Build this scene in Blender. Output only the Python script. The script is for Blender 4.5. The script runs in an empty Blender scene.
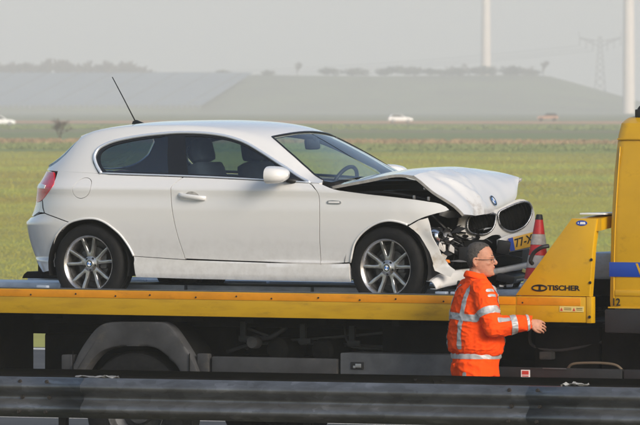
import bpy, bmesh, math, random
import numpy as np
from mathutils import Vector, Matrix, noise
from mathutils.geometry import delaunay_2d_cdt
random.seed(7); np.random.seed(7)
R = math.radians
scene = bpy.context.scene
COL = scene.collection

# ------------------------------------------------------------------ camera
YAW = R(29.5)
cam_data = bpy.data.cameras.new('camera')
cam = bpy.data.objects.new('camera', cam_data); COL.objects.link(cam)
cam.location = (27.344, -45.495, 2.80)
cam.rotation_euler = (R(90), 0, YAW)
cam_data.sensor_width = 36.0
cam_data.lens = 36.0 * 6700 / 640
cam_data.shift_y = -106.5 / 640
cam_data.clip_start = 1.0
cam_data.clip_end = 20000
cam_data.dof.use_dof = True
cam_data.dof.focus_distance = 51.0
cam_data.dof.aperture_fstop = 14
scene.camera = cam

# ------------------------------------------------------------------ sky and sun
SUN_EL, SUN_AZ = R(24), R(-27)            # azimuth measured from +X (truck forward) towards +Y
world = bpy.data.worlds.new('World'); scene.world = world
world.use_nodes = True
wn = world.node_tree.nodes; wl_ = world.node_tree.links
for n in list(wn): wn.remove(n)
sky = wn.new('ShaderNodeTexSky'); sky.sky_type = 'NISHITA'; sky.sun_disc = False
sky.sun_elevation = SUN_EL
sky.sun_rotation = R(90) - SUN_AZ
sky.altitude = 0; sky.air_density = 1.0; sky.dust_density = 2.0; sky.ozone_density = 1.0
bg = wn.new('ShaderNodeBackground'); bg.inputs["Strength"].default_value = 0.12
wo = wn.new('ShaderNodeOutputWorld')
wl_.new(sky.outputs[0], bg.inputs['Color']); wl_.new(bg.outputs[0], wo.inputs['Surface'])

sun_d = bpy.data.lights.new('sun', 'SUN'); sun_d.energy = 2.5; sun_d.angle = R(24); sun_d.color = (1.0, .94, .86)
sun = bpy.data.objects.new('sun', sun_d); COL.objects.link(sun)
# low hazy sun from the right
sd = Vector((math.cos(SUN_EL)*math.cos(SUN_AZ), math.cos(SUN_EL)*math.sin(SUN_AZ), math.sin(SUN_EL)))
sun.rotation_euler = (-sd).to_track_quat('-Z', 'Y').to_euler()
sun.location = sd*60

scene.view_settings.view_transform = 'Standard'
scene.view_settings.look = 'None'
scene.view_settings.exposure = 0.50
scene.view_settings.gamma = 1.0
scene.view_settings.use_curve_mapping = False
scene.render.engine = 'CYCLES'
scene.cycles.use_denoising = True
scene.cycles.max_bounces = 8
scene.cycles.transparent_max_bounces = 16
scene.cycles.volume_bounces = 1
scene.cycles.sample_clamp_indirect = 6

# ------------------------------------------------------------------ materials
def M(name, col, rough=.5, metal=0.0, var=0.0, scale=6.0, bump=0.0, bscale=80.0, coat=0.0, spec=.5, col2=None, detail=4, stretch=None, lo=.35, hi=.65, emit=None, grime=None):
    m = bpy.data.materials.new(name); m.use_nodes = True
    nt = m.node_tree; N = nt.nodes; L = nt.links
    p = N['Principled BSDF']
    c = (col[0], col[1], col[2], 1)
    p.inputs['Base Color'].default_value = c
    p.inputs['Roughness'].default_value = rough
    p.inputs['Metallic'].default_value = metal
    p.inputs['Specular IOR Level'].default_value = spec
    p.inputs['Coat Weight'].default_value = coat
    p.inputs['Coat Roughness'].default_value = .06
    tc = None
    def coords():
        nonlocal tc
        if tc is None:
            tc = N.new('ShaderNodeTexCoord').outputs['Object']
            if stretch:
                mp = N.new('ShaderNodeMapping'); mp.inputs['Scale'].default_value = stretch
                L.new(tc, mp.inputs['Vector']); tc = mp.outputs[0]
        return tc
    if var > 0 or col2:
        t = N.new('ShaderNodeTexNoise'); t.inputs['Scale'].default_value = scale; t.inputs['Detail'].default_value = detail
        t.inputs['Roughness'].default_value = .6
        L.new(coords(), t.inputs['Vector'])
        r = N.new('ShaderNodeValToRGB')
        a = col2 if col2 else tuple(k*(1-var) for k in col)
        b = col if col2 else tuple(min(1, k*(1+var)) for k in col)
        r.color_ramp.elements[0].color = (*a, 1); r.color_ramp.elements[0].position = lo
        r.color_ramp.elements[1].color = (*b, 1); r.color_ramp.elements[1].position = hi
        L.new(t.outputs[0], r.inputs[0]); L.new(r.outputs[0], p.inputs['Base Color'])
        rr = N.new('ShaderNodeMath'); rr.operation = 'MULTIPLY_ADD'; rr.inputs[1].default_value = .2; rr.inputs[2].default_value = max(0, rough-.1)
        L.new(t.outputs[0], rr.inputs[0]); L.new(rr.outputs[0], p.inputs['Roughness'])
    if bump > 0:
        t2 = N.new('ShaderNodeTexNoise'); t2.inputs['Scale'].default_value = bscale; t2.inputs['Detail'].default_value = 3
        L.new(coords(), t2.inputs['Vector'])
        b = N.new('ShaderNodeBump'); b.inputs['Strength'].default_value = bump; b.inputs['Distance'].default_value = .01
        L.new(t2.outputs[0], b.inputs['Height']); L.new(b.outputs[0], p.inputs['Normal'])
    if grime:      # scuffs and road dirt with ragged outlines
        gcol, gamt, gsc, gst = grime
        t3 = N.new('ShaderNodeTexNoise'); t3.inputs['Scale'].default_value = gsc; t3.inputs['Detail'].default_value = 9; t3.inputs['Roughness'].default_value = .72
        mp3 = N.new('ShaderNodeMapping'); mp3.inputs['Scale'].default_value = gst; L.new(N.new('ShaderNodeTexCoord').outputs['Object'], mp3.inputs['Vector']); L.new(mp3.outputs[0], t3.inputs['Vector'])
        r3 = N.new('ShaderNodeMapRange'); r3.inputs[1].default_value = .56; r3.inputs[2].default_value = .72; r3.inputs[3].default_value = 0; r3.inputs[4].default_value = gamt; L.new(t3.outputs[0], r3.inputs[0])
        m3 = N.new('ShaderNodeMix'); m3.data_type = 'RGBA'; m3.inputs[7].default_value = (*gcol, 1); L.new(r3.outputs[0], m3.inputs[0])
        src = p.inputs['Base Color'].links[0].from_socket if p.inputs['Base Color'].links else None
        if src: L.new(src, m3.inputs[6])
        else: m3.inputs[6].default_value = c
        L.new(m3.outputs[2], p.inputs['Base Color'])
    if emit:
        p.inputs['Emission Color'].default_value = (*emit[0], 1); p.inputs['Emission Strength'].default_value = emit[1]
    return m
def glass(name, tint, trans=.75, f0=.05):
    m = bpy.data.materials.new(name); m.use_nodes = True
    nt = m.node_tree; N = nt.nodes; L = nt.links
    N.remove(N['Principled BSDF']); out = N['Material Output']
    tr = N.new('ShaderNodeBsdfTransparent'); tr.inputs[0].default_value = (*[k*trans for k in tint], 1)
    gl = N.new('ShaderNodeBsdfGlossy'); gl.inputs['Roughness'].default_value = .02; gl.inputs['Color'].default_value = (1, 1, 1, 1)
    lw = N.new('ShaderNodeLayerWeight'); lw.inputs['Blend'].default_value = .5
    pw = N.new('ShaderNodeMath'); pw.operation = 'POWER'; pw.inputs[1].default_value = 5
    ma = N.new('ShaderNodeMath'); ma.operation = 'MULTIPLY_ADD'; ma.inputs[1].default_value = 1-f0; ma.inputs[2].default_value = f0
    mx = N.new('ShaderNodeMixShader')
    L.new(lw.outputs['Facing'], pw.inputs[0]); L.new(pw.outputs[0], ma.inputs[0]); L.new(ma.outputs[0], mx.inputs[0])
    L.new(tr.outputs[0], mx.inputs[1]); L.new(gl.outputs[0], mx.inputs[2]); L.new(mx.outputs[0], out.inputs['Surface'])
    return m

MT = {}
def paint_mat(name, col, dirt=(.22, .18, .14), scuff=None):
    m = M(name, col, .26, 0, coat=1.0, spec=.5); nt = m.node_tree; N = nt.nodes; L = nt.links; p = N['Principled BSDF']
    tc = N.new('ShaderNodeTexCoord'); sp = N.new('ShaderNodeSeparateXYZ'); L.new(tc.outputs['Object'], sp.inputs[0])
    lo = N.new('ShaderNodeMapRange'); lo.inputs[1].default_value = .62; lo.inputs[2].default_value = .18; lo.inputs[3].default_value = 0; lo.inputs[4].default_value = .35; L.new(sp.outputs[2], lo.inputs[0])
    nz = N.new('ShaderNodeTexNoise'); nz.inputs['Scale'].default_value = 13; nz.inputs['Detail'].default_value = 8; nz.inputs['Roughness'].default_value = .7; L.new(tc.outputs['Object'], nz.inputs['Vector'])
    nr = N.new('ShaderNodeMapRange'); nr.inputs[1].default_value = .42; nr.inputs[2].default_value = .75; L.new(nz.outputs[0], nr.inputs[0])
    mu = N.new('ShaderNodeMath'); mu.operation = 'MULTIPLY'; L.new(lo.outputs[0], mu.inputs[0]); L.new(nr.outputs[0], mu.inputs[1])
    if scuff:      # scraped, muddy patch where the bonnet took the blow
        ds = N.new('ShaderNodeVectorMath'); ds.operation = 'DISTANCE'; ds.inputs[1].default_value = scuff[0]; L.new(tc.outputs['Object'], ds.inputs[0])
        dr = N.new('ShaderNodeMapRange'); dr.inputs[1].default_value = scuff[1]; dr.inputs[2].default_value = 0; dr.inputs[3].default_value = -.12; dr.inputs[4].default_value = .12; dr.clamp = False; L.new(ds.outputs['Value'], dr.inputs[0])
        ns = N.new('ShaderNodeTexNoise'); ns.inputs['Scale'].default_value = 11; ns.inputs['Detail'].default_value = 9; ns.inputs['Roughness'].default_value = .75; L.new(tc.outputs['Object'], ns.inputs['Vector'])
        sm_ = N.new('ShaderNodeMath'); sm_.operation = 'ADD'; L.new(ns.outputs[0], sm_.inputs[0]); L.new(dr.outputs[0], sm_.inputs[1])
        sr = N.new('ShaderNodeMapRange'); sr.inputs[1].default_value = .52; sr.inputs[2].default_value = .70; sr.inputs[4].default_value = .7; L.new(sm_.outputs[0], sr.inputs[0])
        mm = N.new('ShaderNodeMath'); mm.operation = 'MAXIMUM'; L.new(mu.outputs[0], mm.inputs[0]); L.new(sr.outputs[0], mm.inputs[1]); mu = mm
    mx = N.new('ShaderNodeMix'); mx.data_type = 'RGBA'; mx.inputs[6].default_value = (*col, 1); mx.inputs[7].default_value = (*dirt, 1); L.new(mu.outputs[0], mx.inputs[0]); L.new(mx.outputs[2], p.inputs['Base Color'])
    co = N.new('ShaderNodeMath'); co.operation = 'MULTIPLY_ADD'; co.inputs[1].default_value = -1.2; co.inputs[2].default_value = 1.0; co.use_clamp = True; L.new(mu.outputs[0], co.inputs[0]); L.new(co.outputs[0], p.inputs['Coat Weight'])
    return m
MT['paint'] = paint_mat('car_paint', (.69, .677, .658))
MT['paint_bonnet'] = paint_mat('car_paint_bonnet', (.69, .677, .658), (.25, .20, .15), ((3.17, -.36, .75), .24))
MT['trim_alu'] = M('satin_window_strip', (.74, .78, .84), .38, .55)
MT['paint_dirty'] = M('car_paint_scuffed', (.66, .64, .61), .42, 0, col2=(.47, .41, .33), scale=7, lo=.28, hi=.42, coat=.4)
MT['black'] = M('black_plastic', (.008, .008, .009), .5, bump=.05, spec=.35)
MT['dark'] = M('dark_interior', (.010, .010, .011), .85, var=.3, scale=12, spec=.2)
MT['trim'] = M('gloss_black_trim', (.010, .011, .013), .25)
MT['chrome'] = M('chrome', (.86, .89, .94), .22, 1.0)
MT['satin'] = M('satin_grey_metal', (.42, .41, .40), .4, .8, var=.15, scale=20)
MT['alloy'] = M('alloy_wheel', (.46, .45, .44), .30, .9, var=.15, scale=18)
MT['alloy_dark'] = M('alloy_wheel_inner', (.10, .10, .10), .5, .6, var=.3, scale=20)
MT['tyre'] = M('tyre_rubber', (.0065, .0065, .0068), .75, var=.4, scale=25, bump=.2, bscale=120, spec=.25)
MT['seat'] = M('seat_cloth', (.012, .014, .020), .9, var=.3, scale=30)
MT['glass'] = glass('side_glass', (.86, .98, .97), .97, .10)
MT['glass_dark'] = glass('tinted_side_glass', (.46, .60, .76), .66, .13)
MT['glass_ws'] = glass('windscreen_glass', (.92, 1.0, 1.0), .97, .13)
MT['red_lamp'] = M('red_lamp', (.62, .014, .030), .15, coat=.6, var=.15, scale=30)
MT['white_lamp'] = M('clear_lamp', (.75, .72, .70), .15, coat=.6)
MT['amber'] = M('amber_lamp', (.75, .20, .02), .2, coat=.5)
MT['plate'] = M('number_plate_yellow', (.78, .42, .04), .45, var=.1, scale=20)
MT['plate_blue'] = M('number_plate_blue', (.02, .07, .40), .4)
MT['ink'] = M('black_ink', (.010, .010, .010), .6)
MT['blue'] = M('blue_enamel', (.03, .16, .50), .3)
MT['white'] = M('white_enamel', (.80, .80, .80), .35)
MT['yellow'] = M('truck_yellow', (.59, .325, .004), .36, var=.07, scale=2.2, coat=.25, bump=.015, bscale=30, grime=((.10, .06, .015), .35, 5.0, (1, 1, 1.6)))
MT['yellow_rail'] = M('truck_yellow_weathered', (.52, .30, .006), .45, 0, col2=(.42, .235, .006), scale=5, stretch=(.6, 1, 4), lo=.30, hi=.55, coat=.15, bump=.02, bscale=40, grime=((.06, .04, .015), .42, 7.0, (.45, 1, 1.8)))
MT['orange_strip'] = M('orange_reflective_strip', (.66, .25, .004), .4, var=.10, scale=4, grime=((.08, .04, .01), .4, 8.0, (.4, 1, 1.5)))
MT['blue_stripe'] = M('blue_stripe', (.008, .055, .36), .35, coat=.2)
MT['deck'] = M('deck_aluminium', (.56, .62, .71), .45, .3, col2=(.33, .38, .46), scale=9, stretch=(.4, 2, 1), bump=.25, bscale=45)
MT['steel_dark'] = M('chassis_dark', (.006, .006, .006), .75, var=.5, scale=7, spec=.12)
MT['grey_panel'] = M('grey_plastic_panel', (.045, .045, .047), .6, var=.25, scale=4, bump=.05, spec=.3, grime=((.09, .08, .065), .7, 6.0, (1, 1, 1.5)))
MT['grey_box'] = M('grey_metal_box', (.085, .085, .088), .5, .1, var=.25, scale=6)
MT['skirt'] = M('cab_skirt_grey', (.022, .0225, .024), .55, var=.2, scale=5, spec=.35)
MT['cone_red'] = M('cone_red', (.50, .018, .020), .5, var=.18, scale=14)
MT['cone_white'] = M('cone_reflective', (.50, .47, .44), .5, col2=(.33, .29, .26), scale=18)
MT['label_paper'] = M('label_cream', (.72, .58, .20), .6)
MT['label_red'] = M('label_red', (.55, .05, .04), .6)
# ------------------------------------------------------------------ body surfaces of the car
def pchip(X,Y):
    X=np.array(X,float);Y=np.array(Y,float);h=np.diff(X);d=np.diff(Y)/h
    m=np.zeros(len(X));m[0]=d[0];m[-1]=d[-1]
    for i in range(1,len(X)-1):
        if d[i-1]*d[i]>0:
            w1=2*h[i]+h[i-1];w2=h[i]+2*h[i-1];m[i]=(w1+w2)/(w1/d[i-1]+w2/d[i])
    def f(x):
        x=np.clip(np.asarray(x,float),X[0],X[-1]);i=np.clip(np.searchsorted(X,x)-1,0,len(X)-2)
        t=(x-X[i])/h[i]
        return ((1+2*t)*(1-t)**2*Y[i]+t*(1-t)**2*h[i]*m[i]+t*t*(3-2*t)*Y[i+1]+t*t*(t-1)*h[i]*m[i+1])
    return f
# ---- car body surfaces, car frame: x forward from rear axle, w half width, z above the ground
X0=0.15
f_wm=pchip([.10,.17,.20,.24,.33,.345,.42,.52,.64,.74,.84,.893,.908,.935,.97,1.03],[.77,.80,.835,.85,.853,.838,.846,.860,.869,.8715,.8655,.8675,.862,.836,.805,.775])
f_xr=pchip([.10,.22,.32,.45,.58,.62,.66,.78,.90,1.03],[-.66,-.71,-.78,-.84,-.875,-.88,-.83,-.775,-.755,-.70])
f_ft=pchip([2.0,2.4,2.66,2.9,3.05,3.2,3.4],[1,1,1,.985,.955,.90,.74])
PP,QQ=3.4,2.2
A0=.9
def lower(u,z):
    u=np.asarray(u,float);z=np.asarray(z,float)
    s=np.clip((X0-u)/(2*A0),0,1);r=1-(1-s)**2
    xr=f_xr(z);x=np.where(u<X0,X0-(X0-xr)*r,u)
    rr=np.where(u<X0,r,0)
    w=f_wm(z)*f_ft(x)*np.clip(1-rr**PP,0,1)**(1/QQ)
    return x,-w,z+0*x
def wl(x,z):   # half width at x,z
    x=np.asarray(x,float)
    r=np.clip((X0-x)/(X0-f_xr(z)),0,1)
    return f_wm(z)*f_ft(x)*np.clip(1-r**PP,0,1)**(1/QQ)
# upper: sections x -> belt (zb), rail (wr,zr), centre zc
f_zb=pchip([-.72,-.4,0,1.0,1.95,2.2],[1.035,1.03,1.015,.99,.955,.945])
f_zc=pchip([-.72,-.64,-.51,-.395,-.28,-.215,-.1,.1,.35,.8,1.1,1.25,1.38,1.5,1.65,1.8,2.0,2.2],[1.04,1.065,1.14,1.225,1.322,1.355,1.383,1.408,1.428,1.434,1.424,1.411,1.388,1.345,1.275,1.198,1.092,.985])
f_zr=pchip([-.72,-.57,-.43,-.31,-.225,-.1,.2,.6,.9,1.1,1.3,1.5,1.7,1.95,2.2],[1.04,1.072,1.15,1.245,1.298,1.338,1.372,1.380,1.365,1.34,1.293,1.222,1.132,1.008,.95])
f_wr=pchip([-.72,-.55,-.3,0,.5,1.0,1.3,1.6,1.95,2.2],[.55,.555,.57,.585,.595,.59,.60,.635,.69,.70])
def upper(x,t):
    x=np.asarray(x,float);t=np.asarray(t,float);x,t=np.broadcast_arrays(x,t)
    zb=f_zb(x);wb=wl(np.maximum(x,-.699),zb);zr=np.maximum(f_zr(x),zb+.004);zc=np.maximum(f_zc(x),zr+.003);wr=np.minimum(f_wr(x),wb-.01)
    # side: belt -> rail ; top: rail -> centre ; blended by a rounded corner around t=.5
    P=[(wb,zb),(wb+(wr-wb)*.26,zb+(zr-zb)*.33),(wb+(wr-wb)*.58,zb+(zr-zb)*.66),(wr,zr),(wr*.86,zr+(zc-zr)*.42),(wr*.50,zr+(zc-zr)*.83),(wr*0,zc)]
    k=len(P)-1;tt=np.clip(t*k,0,k-1e-9);i=tt.astype(int);f=tt-i
    PW=np.stack([p[0] for p in P]);PZ=np.stack([p[1] for p in P])
    def g(A,j,refl):
        j2=np.where(j>k,2*k-j,np.where(j<0,0,j))
        v=np.take_along_axis(A,j2[None],0)[0]
        if refl: v=np.where(j>k,-v,v)
        v0=np.take_along_axis(A,np.zeros_like(j)[None],0)[0];v1=np.take_along_axis(A,np.ones_like(j)[None],0)[0]
        return np.where(j<0,2*v0-v1,v)
    def cr(A,refl):
        a,b,c,d=g(A,i-1,refl),g(A,i,refl),g(A,i+1,refl),g(A,i+2,refl)
        # blend of b-spline (smooth) and catmull-rom
        bs=((1-f)**3*a+(3*f**3-6*f*f+4)*b+(-3*f**3+3*f*f+3*f+1)*c+f**3*d)/6
        cm=.5*(2*b+(c-a)*f+(2*a-5*b+4*c-d)*f*f+(3*b-a-3*c+d)*f**3)
        return .5*bs+.5*cm
    sh=x.shape
    x1=np.atleast_1d(x)
    return x+0*t,-cr(PW,True),cr(PZ,False)
# ------------------------------------------------------------------ mesh helpers
def link(o, parent=None):
    COL.objects.link(o)
    if parent is not None: o.parent = parent
    return o
def mesh_obj(name, verts, faces, mat, parent=None, smooth=True, mats=None, mi=None, normals=None):
    me = bpy.data.meshes.new(name)
    me.from_pydata([tuple(map(float, v)) for v in verts], [], [tuple(f) for f in faces])
    for m in (mats or [mat]): me.materials.append(m)
    if mi is not None: me.polygons.foreach_set('material_index', np.array(mi, dtype=np.int32))
    me.polygons.foreach_set('use_smooth', np.full(len(me.polygons), bool(smooth)))
    me.update()
    if normals is not None: me.normals_split_custom_set_from_vertices([tuple(map(float, n)) for n in normals])
    return link(bpy.data.objects.new(name, me), parent)
def empty(name, loc=(0, 0, 0), rz=0.0, parent=None):
    o = bpy.data.objects.new(name, None); o.location = loc; o.rotation_euler = (0, 0, rz); o.empty_display_size = .1
    return link(o, parent)
def tag(o, label=None, cat=None, group=None, kind=None):
    if label: o['label'] = label
    if cat: o['category'] = cat
    if group: o['group'] = group
    if kind: o['kind'] = kind
    return o
def copy_tree(o, parent=None):
    c = o.copy(); COL.objects.link(c); c.parent = parent
    for ch in list(o.children): copy_tree(ch, c)
    return c
def from_bm(name, bm, mat, parent=None, smooth=False, mats=None, autosmooth=None):
    me = bpy.data.meshes.new(name); bm.normal_update(); bm.to_mesh(me); bm.free()
    for m in (mats or [mat]): me.materials.append(m)
    me.polygons.foreach_set('use_smooth', np.full(len(me.polygons), bool(smooth or autosmooth)))
    if autosmooth: me.set_sharp_from_angle(angle=R(autosmooth))
    me.update()
    return link(bpy.data.objects.new(name, me), parent)
def bm_box(bm, c, s, rot=None, bev=0.0, taper=None):
    r = bmesh.ops.create_cube(bm, size=1.0)
    vs = r['verts']
    for v in vs:
        v.co = Vector((v.co.x*s[0], v.co.y*s[1], v.co.z*s[2]))
        if taper and v.co.z > 0: v.co.x *= taper[0]; v.co.y *= taper[1]
    if bev > 0:
        es = list({e for v in vs for e in v.link_edges})
        rb = bmesh.ops.bevel(bm, geom=es, offset=bev, segments=2, profile=.6, affect='EDGES')
        vs = list({v for v in rb['verts']} | {v for v in vs if v.is_valid})
    mtx = Matrix.Translation(c) @ (rot.to_4x4() if rot else Matrix.Identity(4))
    for v in vs: v.co = mtx @ v.co
    return vs
def box(name, c, s, mat, parent=None, rot=None, bev=.006):
    bm = bmesh.new(); bm_box(bm, c, s, rot, bev)
    return from_bm(name, bm, mat, parent, autosmooth=40)
def boxes(name, lst, mat, parent=None, bev=.006):
    bm = bmesh.new()
    for it in lst: bm_box(bm, it[0], it[1], it[2] if len(it) > 2 else None, bev)
    return from_bm(name, bm, mat, parent, autosmooth=40)
def rot_xyz(x=0, y=0, z=0):
    from mathutils import Euler
    return Euler((R(x), R(y), R(z))).to_matrix()
def catmull(pts, n=6, closed=False):
    P = [np.array(p, float) for p in pts]; out = []
    k = len(P)
    rng = range(k if closed else k-1)
    for i in rng:
        a, b, c, d = (P[(i-1) % k], P[i], P[(i+1) % k], P[(i+2) % k]) if closed else (P[max(i-1, 0)], P[i], P[i+1], P[min(i+2, k-1)])
        for j in range(n):
            f = j/n
            out.append(.5*(2*b+(c-a)*f+(2*a-5*b+4*c-d)*f*f+(3*b-a-3*c+d)*f**3))
    if not closed: out.append(P[-1])
    return out
def tube_data(path, rad, sides=8, cap=True, closed=False, squash=None):
    P = [Vector(p) for p in path]; n = len(P)
    rad = rad if hasattr(rad, '__len__') else [rad]*n
    V = []; Fc = []; up = None
    for i in range(n):
        t = (P[(i+1) % n]-P[i-1]) if closed else (P[min(i+1, n-1)]-P[max(i-1, 0)])
        t.normalize()
        if up is None: up = t.orthogonal().normalized() if abs(t.z) > .9 else Vector((0, 0, 1))
        s = t.cross(up)
        if s.length < 1e-6: s = t.orthogonal()
        s.normalize(); up = s.cross(t).normalized()
        for k in range(sides):
            an = 2*math.pi*k/sides
            a, b = (squash if squash else (1, 1))
            V.append(P[i]+(s*math.cos(an)*a+up*math.sin(an)*b)*rad[i])
    m = n if closed else n-1
    for i in range(m):
        for k in range(sides):
            a = i*sides+k; b = i*sides+(k+1) % sides; c = ((i+1) % n)*sides+(k+1) % sides; d = ((i+1) % n)*sides+k
            Fc.append((a, b, c, d))
    if cap and not closed:
        Fc.append(tuple(range(sides-1, -1, -1))); Fc.append(tuple((n-1)*sides+k for k in range(sides)))
    return V, Fc
def tube(name, path, rad, mat, parent=None, sides=8, closed=False, squash=None):
    V, Fc = tube_data(path, rad, sides, True, closed, squash)
    return mesh_obj(name, V, Fc, mat, parent)
def multi(name, parts, mat, parent=None, smooth=True, mats=None):
    V = []; Fc = []; mi = []
    for it in parts:
        v, f = it[0], it[1]; o = len(V); V += list(v); Fc += [tuple(k+o for k in q) for q in f]; mi += [it[2] if len(it) > 2 else 0]*len(f)
    return mesh_obj(name, V, Fc, mat, parent, smooth, mats, mi)
def lathe(name, prof, mat, parent=None, axis='z', seg=48, closed=False, smooth=True, sharp=35):
    # prof: (radius, height) ; axis z or y
    V = []; Fc = []; n = len(prof)
    for k in range(seg):
        an = 2*math.pi*k/seg
        for r, h in prof:
            V.append((r*math.cos(an), r*math.sin(an), h) if axis == 'z' else (r*math.cos(an), h, r*math.sin(an)))
    for k in range(seg):
        k2 = (k+1) % seg
        for i in range(n if closed else n-1):
            j = (i+1) % n
            q = (k*n+i, k2*n+i, k2*n+j, k*n+j)
            Fc.append(q if axis == 'z' else q[::-1])
    o = mesh_obj(name, V, Fc, mat, parent, smooth)
    if sharp: o.data.set_sharp_from_angle(angle=R(sharp))
    return o
def prism(name, outline, frm, mat, parent=None, th=.02, bev=.003, mats=None):
    """outline 2D -> extruded plate. frm = (origin, e1, e2, n): front face lies on the frame, thickness goes along -n"""
    o, e1, e2, n = [Vector(k) for k in frm]
    bm = bmesh.new()
    vs = [bm.verts.new(o+e1*p[0]+e2*p[1]) for p in outline]
    f = bm.faces.new(vs); f.normal_update()
    if f.normal.dot(n) < 0: f.normal_flip()
    r = bmesh.ops.extrude_face_region(bm, geom=[f])
    nv = [g for g in r['geom'] if isinstance(g, bmesh.types.BMVert)]
    # extruded copy becomes the front: move old face back
    for v in vs: v.co -= n*th
    if f.is_valid: f.normal_flip()
    if bev > 0:
        es = [e for e in bm.edges if all(v in nv for v in e.verts)]
        bmesh.ops.bevel(bm, geom=es, offset=bev, segments=2, profile=.5, affect='EDGES')
    bmesh.ops.recalc_face_normals(bm, faces=bm.faces)
    bmesh.ops.triangulate(bm, faces=[g for g in bm.faces if len(g.verts) > 4])
    return from_bm(name, bm, mat, parent, autosmooth=35)
def text_obj(name, body, size, frm, mat, parent=None, sx=1.0, depth=.0015, bold=0.0, align='CENTER', shear=0.0):
    cu = bpy.data.curves.new(name, 'FONT'); cu.body = body; cu.size = size; cu.extrude = depth; cu.offset = bold
    cu.align_x = align; cu.align_y = 'CENTER'; cu.shear = shear; cu.resolution_u = 3
    t = bpy.data.objects.new(name, cu); COL.objects.link(t)
    dg = bpy.context.evaluated_depsgraph_get()
    me = bpy.data.meshes.new_from_object(t.evaluated_get(dg))
    bpy.data.objects.remove(t); bpy.data.curves.remove(cu)
    o, e1, e2, n = [Vector(k) for k in frm]
    for v in me.vertices: v.co = o+e1*(v.co.x*sx)+e2*v.co.y+n*v.co.z
    me.materials.clear(); me.materials.append(mat); me.name = name
    return link(bpy.data.objects.new(name, me), parent)
# ---- panels cut out of a curved surface
def dens(pts, step, closed=True):
    out = []; k = len(pts)
    for i in range(k if closed else k-1):
        a = np.array(pts[i], float); b = np.array(pts[(i+1) % k], float); m = max(1, int(math.ceil(np.hypot(*(b-a))/step)))
        for j in range(m): out.append(a+(b-a)*j/m)
    if not closed: out.append(np.array(pts[-1], float))
    return out
def inside(P, poly):
    P = np.asarray(P); poly = np.asarray(poly); x, y = P[:, 0], P[:, 1]; c = np.zeros(len(P), bool)
    n = len(poly); j = n-1
    for i in range(n):
        xi, yi = poly[i]; xj, yj = poly[j]
        cond = ((yi > y) != (yj > y)) & (x < (xj-xi)*(y-yi)/((yj-yi) if yj != yi else 1e-12)+xi)
        c ^= cond; j = i
    return c
def surf_frame(S, uv):
    u, v = uv[:, 0], uv[:, 1]; h = 1.5e-3
    P = np.stack(S(u, v), 1); du = np.stack(S(u+h, v), 1)-np.stack(S(u-h, v), 1); dv = np.stack(S(u, v+h), 1)-np.stack(S(u, v-h), 1)
    N = np.cross(du, dv); ln = np.linalg.norm(N, axis=1, keepdims=True); N = N/np.maximum(ln, 1e-12)
    return P, N
def panel_data(outline, S, step=.03, holes=(), off=0.0, flange=.012, inner=0.0, flip=False):
    """returns verts, faces, material index (1 = inner face), normals"""
    loops = [dens(outline, step)]+[dens(h, step) for h in holes]
    pts = []; edges = []
    for lp in loops:
        o = len(pts); k = len(lp); pts += lp; edges += [(o+i, o+(i+1) % k) for i in range(k)]
    nb = len(pts); B = np.array(pts)
    lo, hi = B.min(0), B.max(0)
    g = np.stack(np.meshgrid(np.arange(lo[0], hi[0], step), np.arange(lo[1], hi[1], step*.866)), -1)
    g[1::2, :, 0] += step/2
    g = g.reshape(-1, 2)
    m = inside(g, loops[0])
    for h in loops[1:]: m &= ~inside(g, h)
    g = g[m]
    if len(g):
        dmin = np.full(len(g), 9.)
        for b in B: dmin = np.minimum(dmin, np.hypot(g[:, 0]-b[0], g[:, 1]-b[1]))
        g = g[dmin > step*.55]
    allp = np.vstack([B, g]) if len(g) else B
    r = delaunay_2d_cdt([Vector(p) for p in allp], edges, [], 0, 1e-6)
    V2 = np.array([tuple(v) for v in r[0]]); T = [tuple(f) for f in r[2]]
    cen = np.array([V2[list(t)].mean(0) for t in T])
    ok = inside(cen, loops[0])
    for h in loops[1:]: ok &= ~inside(cen, h)
    T = [t for t, k in zip(T, ok) if k]
    P, N = surf_frame(S, V2)
    # normals must point away from the car axis (outwards)
    sgn = np.sign((N*np.stack([P[:, 0]*0, P[:, 1], (P[:, 2]-.6)*.4], 1)).sum(1)); sgn[sgn == 0] = 1
    N = N*np.sign(np.median(sgn))
    P = P+N*off
    tri = []
    for t in T:
        a, b, c = P[list(t)]
        tri.append(t if np.dot(np.cross(b-a, c-a), N[t[0]]+N[t[1]]+N[t[2]]) > 0 else t[::-1])
    V = [p for p in P]; NN = [n for n in N]; Fc = list(tri); mi = [0]*len(tri)
    # boundary edges -> flange
    cnt = {}
    for t in tri:
        for i in range(3):
            e = (t[i], t[(i+1) % 3]); cnt[e] = 1
    be = [e for e in cnt if (e[1], e[0]) not in cnt]
    if flange > 0:
        mp = {}
        for a, b in be:
            ed = P[b]-P[a]; o = np.cross(ed, N[a]); o = o/max(np.linalg.norm(o), 1e-9)
            i = len(V); V += [P[a], P[b], P[b]-N[b]*flange, P[a]-N[a]*flange]; NN += [o, o, o, o]
            Fc.append((i+1, i, i+3, i+2)); mi.append(0)
    if inner > 0:
        o = len(V); V += [p-n*inner for p, n in zip(P, N)]; NN += [-n for n in N]
        for t in tri: Fc.append(tuple(k+o for k in t[::-1])); mi.append(1)
    return V, Fc, mi, NN
def mirror_data(d):
    V, Fc, mi, NN = d
    return [np.array([v[0], -v[1], v[2]]) for v in V], [f[::-1] for f in Fc], mi, [np.array([n[0], -n[1], n[2]]) for n in NN]
def join_data(*ds):
    V = []; Fc = []; mi = []; NN = []
    for d in ds:
        o = len(V); V += d[0]; Fc += [tuple(k+o for k in f) for f in d[1]]; mi += d[2]; NN += d[3]
    return V, Fc, mi, NN
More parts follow.
